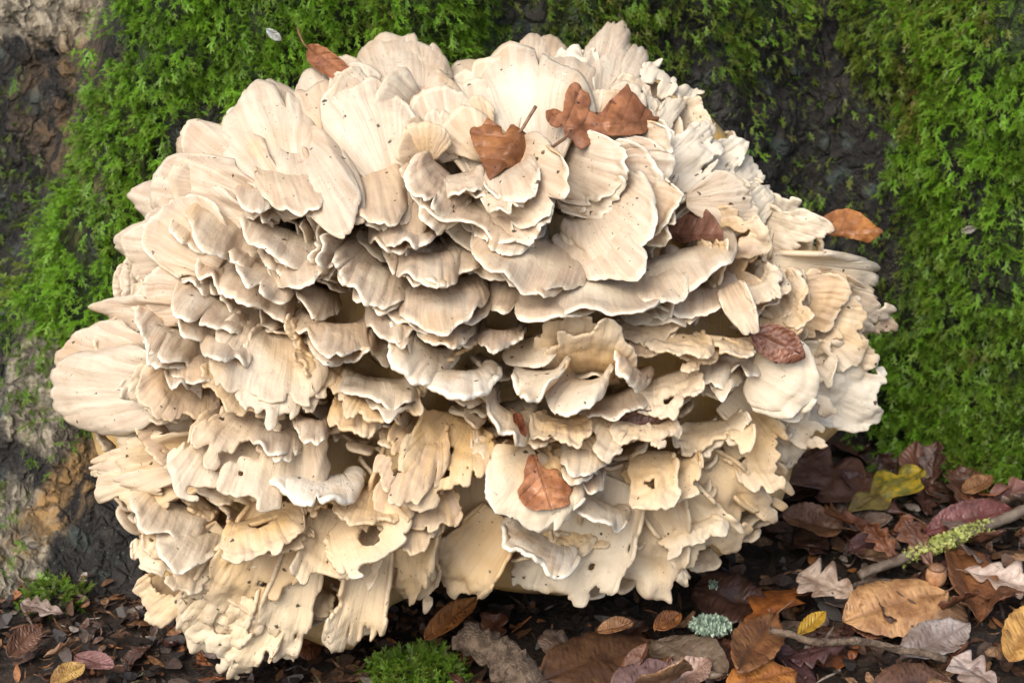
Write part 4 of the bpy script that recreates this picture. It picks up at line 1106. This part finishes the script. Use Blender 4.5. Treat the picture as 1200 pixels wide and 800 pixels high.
G('beech', (1186, 598), (1086, 614), 42, (.17, .06, .055), 'purplish red leaf along the foot of the right moss', 43, .034, (.0, -.5), bend=-.3, cross=.5, stalk=.1)
G('beech', (1128, 576), (1162, 562), 24, (.27, .14, .06), 'small round brown leaf at the foot of the right moss', 44, .034, (.0, -.4), bend=.2, cross=.3, stalk=0)
G('oak', (1140, 596), (1205, 572), 40, (.20, .10, .08), 'dull mauve brown leaf behind the purplish red leaf', 54, .030, (.0, -.4), nlob=3, bend=.2, cross=.3, stalk=0)
G('beech', (1024, 806), (1124, 786), 54, (.13, .07, .045), 'very dark brown wet leaf below the grey weathered leaf', 45, .030, (0, -.3), bend=-.3, cross=-.3, stalk=0)
G('oak', (1170, 806), (1116, 776), 50, (.34, .28, .25), 'pale grey oak leaf beside the very dark wet leaf', 46, .028, (0, -.3), nlob=3, bend=.2, cross=.2, stalk=0)
G('beech', (1182, 776), (1214, 716), 52, (.52, .30, .09), 'golden tan leaf beyond the grey weathered leaf', 47, .032, (0, -.3), bend=.2, cross=.2, stalk=0)
G('beech', (634, 796), (786, 738), 84, (.11, .058, .03), 'large wet dark brown leaf just in front of the fungus', 48, .020, (.05, -.35), nt=44, ns=13, bend=-.3, cross=-.25, stalk=0)
G('beech', (716, 808), (806, 778), 54, (.20, .13, .125), 'purplish grey leaf overlapping the large wet dark leaf', 49, .028, (0, -.3), bend=-.3, cross=-.3, stalk=0)
G('beech', (852, 790), (760, 742), 58, (.16, .125, .09), 'grey brown leaf beside the pale green lichen tuft', 50, .026, (0, -.35), bend=-.2, cross=-.2, stalk=.15)
G('beech', (776, 806), (832, 778), 40, (.40, .28, .225), 'small pinkish leaf under the grey brown leaf', 51, .026, (0, -.3), bend=.2, cross=.2, stalk=0)
G('beech', (498, 748), (556, 708), 34, (.33, .145, .045), 'orange brown leaf edge showing in the dark under the fungus', 52, .020, (0, -.7), bend=.3, cross=.8, stalk=0)
G('beech', (700, 740), (742, 732), 24, (.36, .19, .085), 'tan curled leaf strip in the dark under the fungus', 53, .026, (0, -.5), bend=.3, cross=.9, stalk=0)
G('beech', (768, 738), (796, 722), 28, (.33, .14, .045), 'russet leaf scrap beside the tan curled strip under the fungus', 55, .028, (0, -.5), bend=.3, cross=.6, stalk=0)
G('beech', (810, 690), (900, 706), 60, (.075, .035, .022), 'nearly black rotting leaf under the lower right fronds', 56, .018, (0, -.3), bend=-.2, cross=-.2, stalk=0)
G('oak', (1000, 640), (1045, 672), 44, (.14, .085, .05), 'dark brown crumpled leaf beneath the lichen covered stick', 57, .018, (.1, -.3), nlob=3, bend=.4, cross=.4, stalk=0)
G('beech', (10, 770), (45, 738), 34, (.16, .085, .055), 'brown leaf lying on dark crumbs below the left root', 58, .022, (.2, -.5), bend=.3, cross=.5, stalk=0)
G('beech', (88, 768), (138, 788), 28, (.22, .11, .10), 'mauve brown leaf among dark crumbs below the left root', 59, .022, (0, -.4), bend=.3, cross=.5, stalk=0)
G('beech', (60, 800), (100, 782), 26, (.38, .24, .07), 'yellowish tan leaf scrap beside the mauve brown leaf', 60, .024, (0, -.4), bend=.3, cross=.4, stalk=0)

# the many small brown leaves of the litter: eight shapes shared between copies
proto = [leaf_mesh(k, L, W, 70 + i, nt=24, ns=9, fold=f, bend=b, cross=c, wav=.09) for i, (k, L, W, f, b, c) in enumerate([
    ('beech', .058, .036, .1, .5, .5), ('beech', .066, .040, .2, -.5, -.5), ('oak', .070, .042, .1, .4, .4), ('beech', .050, .032, .3, .9, .8),
    ('oak', .062, .036, .2, -.6, -.7), ('beech', .060, .038, .05, -.8, .6), ('beech', .045, .028, .2, .6, 1.1), ('oak', .055, .036, .1, .5, -.5)])]
PAL = [((.13, .055, .028), 'brown'), ((.075, .036, .022), 'dark brown'), ((.23, .085, .032), 'russet'), ((.30, .19, .11), 'tan'), ((.11, .05, .045), 'maroon brown'), ((.22, .17, .14), 'grey brown')]
def small_leaf(x, y, z, k, ci, sc, where):
    o = bpy.data.objects.new(('oak_leaf' if k in (2, 4, 7) else 'beech_leaf'), proto[k])
    if not proto[k].materials: proto[k].materials.append(M['leaf'])
    COL.objects.link(o)
    o.location = (x, y, z); o.scale = (sc, sc, sc)
    o.rotation_euler = (random.gauss(0, .40) + (math.pi if random.random() < .3 else 0), random.gauss(0, .35), random.uniform(0, 6.28))
    c, cn = PAL[ci]; j = random.uniform(.75, 1.25)
    o.color = (c[0] * j, c[1] * j, c[2] * j, 1)
    kn = 'oak' if k in (2, 4, 7) else 'beech'
    tag(o, f'small {cn} {kn} leaf in the litter {where}', 'leaf', f'small {cn} {kn} leaves {where}')
n = 0
while n < 275:
    if n < 225:
        x, y = random.uniform(-.06, .62), random.uniform(-.20, .30); where = 'to the right of the fungus'
        if x < .25 and y > .02: continue
        sc = random.uniform(.6, 1.0)
    else:
        x, y = random.uniform(-.50, -.10), random.uniform(-.20, .03); where = 'below the left root'
        sc = random.uniform(.35, .65)
    if trunk_y(x, .02) < y + .02: continue
    small_leaf(x, y, float(ground_z(x, y)) + random.uniform(.002, .024), random.randrange(8), random.choices(range(6), (5, 5, 3, 2, 3, 1.5))[0], sc, where)
    n += 1

# crumbs: chips, bud scales, needles and twiglets nobody could count
def crumbs(n, x0, x1, y0, y1, name, label, smin, smax):
    V, F, C, o = [], [], [], 0
    pal = np.array([(.05, .03, .02), (.11, .06, .035), (.20, .10, .045), (.32, .19, .10), (.03, .022, .018), (.36, .15, .05), (.28, .24, .20), (.10, .10, .05)])
    pw = np.array([6, 5, 3, 1.6, 5, 1.0, .8, .6]); pw = pw / pw.sum()
    while n > 0:
        x, y = random.uniform(x0, x1), random.uniform(y0, y1)
        if trunk_y(x, .015) < y - .005: continue
        n -= 1
        l = random.uniform(smin, smax); w = l * random.choice((.08, .12, .4, .5, .6))
        t = np.linspace(0, 1, 4)
        half = w * .5 * np.array([.35, 1, .9, .25]); bnd = random.uniform(-.5, .5) * l
        P = np.stack([l * (t - .5), 0 * t, bnd * (t - .5) ** 2 * 2], 1)
        v = np.concatenate([P + np.array([[0, h, 0] for h in half]), P - np.array([[0, h, 0] for h in half])])
        v[:, 2] += random.uniform(-.15, .15) * v[:, 1]
        R = np.array(Euler((random.gauss(0, .4), random.gauss(0, .3), random.uniform(0, 6.28))).to_matrix())
        v = v @ R.T + np.array([x, y, float(ground_z(x, y)) + random.uniform(.001, .012)])
        V.append(v); F.append(np.array([(i, i + 1, i + 5, i + 4) for i in range(3)]) + o); o += 8
        C.append(np.tile(pal[rng.choice(8, p=pw)] * random.uniform(.7, 1.3), (8, 1)))
    V, F, C = np.concatenate(V), np.concatenate(F), np.concatenate(C)
    me = mesh_from(name, V, F, smooth=False, attr=dict(tone=C))
    return tag(link(name, me, None, M['crumb']), label, 'litter', None, 'stuff')
tcr = NT('crumb'); cc = tcr.attr('tone', 'GEOMETRY', 'Color')
M['crumb'] = tcr.fin(tcr.mix(tcr.rng(tcr.noise(tcr.obj, 300, 3), .35, .65), cc, tcr.mix(1.0, cc, (.45, .4, .38), 'MULTIPLY')), .55)
crumbs(3600, -.62, -.05, -.24, .12, 'bark_crumbs', 'dark bark crumbs and needles below the left root', .005, .022)
crumbs(3600, -.10, .70, -.24, .30, 'leaf_crumbs', 'broken leaf and twig crumbs between the larger leaves', .005, .026)

# ------------------------------------------------------------------ sticks, nut, lichen, rotten wood
def bark_tube(P, R, nseg=12, rough=.12, seed=0):
    V, F = tube(P, R, nseg)
    c = np.repeat(np.asarray(P), nseg, axis=0); k = len(c)
    d = V[:k] - c
    V[:k] = c + d * (1 + rough * fbm(V[:k, 0] * 160, V[:k, 1] * 160, V[:k, 2] * 160 + seed, 3))[:, None]
    return V, F
def gpath(pts, hs, n=26):
    P = np.array([on_ground(x, y, h) for (x, y), h in zip(pts, hs)])
    t = np.linspace(0, 1, len(P)); u = np.linspace(0, 1, n)
    Q = np.stack([np.interp(u, t, P[:, i]) for i in range(3)], 1)
    Q[:, 2] += .0015 * fbm(u * 9, 3.0, 0, 2); Q[:, 0] += .001 * fbm(u * 8, 7.0, 0, 2)
    return Q
def thing_at(name, o, label, cat):
    return tag(empty(name, o), label, cat)

Q = gpath([(1008, 674), (1060, 652), (1110, 634), (1175, 608), (1230, 588)], [.024, .030, .036, .040, .040], 40)
st = thing_at('fallen_stick', Q[0], 'thin grey stick crusted with yellow green lichen on the litter', 'stick')
V, F = bark_tube(Q, np.linspace(.0042, .0050, 40), 12); link('bark', mesh_from('bark', V - Q[0], F), st, M['twig'])
parts = []
for i in range(1500):
    k = random.triangular(.24, .72, .5); c = Q[int(k * 39)] + np.array([random.uniform(-.003, .003), 0, 0])
    a = random.uniform(0, 6.28); d = np.array([0, math.cos(a), math.sin(a)])
    s = random.uniform(.0007, .0022); p = c + d * random.uniform(.0035, .0075)
    T1 = np.array([random.gauss(0, 1), random.gauss(0, 1), random.gauss(0, 1)]); T1 /= np.linalg.norm(T1); T2 = np.cross(T1, d); T2 /= np.linalg.norm(T2)
    parts.append((np.array([p - T1 * s, p + T2 * s + d * s * .7, p + T1 * s + d * s * .3, p - T2 * s]), np.array([(0, 1, 2, 3)])))
V, F = join_parts(parts); o = link('lichen_crust', mesh_from('lichen_crust', V - Q[0], F), st, M['lichen_y']); o['label'] = 'frilly yellow green lichen'

Q = gpath([(904, 738), (960, 752), (1010, 752), (1060, 762), (1110, 772)], [.040, .042, .038, .034, .028], 34)
tw = thing_at('thin_twig', Q[0], 'thin pale knobbly twig lying across orange and tan leaves', 'twig')
V, F = bark_tube(Q, .0026 + .0007 * np.abs(fbm(np.linspace(0, 14, 34), 2.0, 0, 2)), 10, .2, 3); link('bark', mesh_from('bark', V - Q[0], F), tw, M['wood'])
for k, dx, dy in ((9, .010, .014), (20, .012, -.012)):
    S = np.stack([Q[k] + np.array([dx, dy, .006]) * t for t in np.linspace(0, 1, 5)]); V, F = bark_tube(S, np.linspace(.0016, .0009, 5), 8); link('side_shoot', mesh_from('side_shoot', V - Q[0], F), tw, M['wood'])

Q = gpath([(548, 742), (585, 770), (628, 815)], [.026, .024, .018], 24)
ch = thing_at('rotten_branch', Q[0], 'short thick piece of rotten branch in front of the fungus', 'branch')
V, F = bark_tube(Q, np.linspace(.011, .015, 24), 22, .45, 8); link('bark', mesh_from('bark', V - Q[0], F), ch, M['wood'])
S = np.stack([Q[4] + np.array([-.020, -.004, .002]) * t for t in np.linspace(0, 1, 6)]); V, F = bark_tube(S, np.linspace(.008, .005, 6), 10, .25, 2); link('stub', mesh_from('stub', V - Q[0], F), ch, M['wood'])

# beech nut
p = on_ground(1096, 682, .030)
nut = thing_at('nut', p, 'small round pinkish brown nut lying beside the brown folded leaf', 'nut')
th = np.linspace(0, math.pi, 14); f = np.linspace(0, 2 * math.pi, 20, endpoint=False)
def lathe(rad, zz, nseg=20):
    V = []
    for r_, z_ in zip(rad, zz):
        for a in np.linspace(0, 2 * math.pi, nseg, endpoint=False): V.append((r_ * math.cos(a), r_ * math.sin(a), z_))
    F = [(i * nseg + j, i * nseg + (j + 1) % nseg, (i + 1) * nseg + (j + 1) % nseg, (i + 1) * nseg + j) for i in range(len(rad) - 1) for j in range(nseg)]
    return np.array(V), np.array(F)
V, F = lathe(.0085 * np.sin(th) ** .85 + .0001, .010 * (1 - np.cos(th)) - .004); link('shell', mesh_from('shell', V, F), nut, M['shell'])
V, F = lathe(np.array([.0001, .0045, .0062, .0068, .0050]), np.array([.0165, .0158, .0145, .0125, .0120])); link('scar', mesh_from('scar', V, F), nut, M['stalk'])

def lichen_tuft(px_, py_, h, n, rad, label):
    p = on_ground(px_, py_, h)
    parts = []
    for i in range(n):
        a = random.uniform(0, 6.28); rr = rad * math.sqrt(random.random()); c = np.array([rr * math.cos(a), rr * math.sin(a) * .8, .006 * random.random() + .35 * (rad - rr)])
        d = np.array([random.gauss(0, .6), random.gauss(0, .6), random.uniform(.2, 1)]); d /= np.linalg.norm(d)
        s = random.uniform(.0007, .0020); T1 = np.cross(d, [1, .2, 0]); T1 /= np.linalg.norm(T1)
        parts.append((np.array([c - T1 * s * .5, c + d * s * 1.3 - T1 * s, c + d * s * 1.6 + T1 * s, c + T1 * s * .5]), np.array([(0, 1, 2, 3)])))
    V, F = join_parts(parts)
    o = link('lichen_tuft', mesh_from('lichen_tuft', V, F), None, M['lichen_b']); o.location = p
    return tag(o, label, 'lichen')
lichen_tuft(832, 738, .030, 1100, .016, 'pale green frilly lichen tuft beside the grey brown leaf')
lichen_tuft(836, 690, .030, 60, .004, 'tiny pale lichen speck on the nearly black rotting leaf')

# moss on the ground in front
def ground_moss(n, px_, py_, rx, ry, name, label):
    c = on_ground(px_, py_, 0.0)
    a = rng.uniform(0, 6.28, n); r_ = np.sqrt(rng.uniform(0, 1, n))
    x = c[0] + rx * r_ * np.cos(a); y = c[1] + ry * r_ * np.sin(a)
    P = np.stack([x, y, ground_z(x, y) + .004 + .014 * (1 - r_ ** 2)], 1)
    moss_object(name, P, np.tile([0, -.3, 1.0], (n, 1)), rng.uniform(.5, .9, n), np.clip(rng.normal(.45, .2, n), 0, 1), np.clip(rng.normal(.1, .15, n), 0, 1), label, .0, .6)
ground_moss(900, 490, 785, .042, .040, 'moss_clump', 'small green moss clump on the soil in front of the fungus')
ground_moss(160, 62, 712, .030, .022, 'moss_tuft', 'green moss tuft at the foot of the left root')
ground_moss(420, 1120, 556, .10, .02, 'moss_fringe', 'green moss fringe where the right buttress meets the litter')

# pale scraps caught in the moss
def moss_scrap(px_, py_, size, color, label, seed):
    r = ray(px_, py_); t = np.linspace(.9, 2.2, 1500); P = CAM + r * t[:, None]
    i = int(np.argmax(P[:, 1] > trunk_y(P[:, 0], P[:, 2]) - .022))
    A = np.array([math.cos(seed), 0, math.sin(seed)]); N = np.array([0, -1.0, .35])
    e = make_leaf('beech', frame_matrix(P[i], A, N), size, size * .5, color, label, seed, stalk=0, nt=14, ns=7, bend=.5, cross=.5)
    e.name = 'leaf_scrap'
moss_scrap(312, 34, .016, (.50, .60, .62), 'small bluish white leaf scrap in the moss above the folded russet leaf', 81)
moss_scrap(1126, 272, .015, (.55, .58, .60), 'small pale grey leaf scrap caught in the deep right moss', 82)
moss_scrap(930, 16, .013, (.40, .52, .50), 'tiny pale blue leaf scrap in the olive moss over the dark recess', 83)
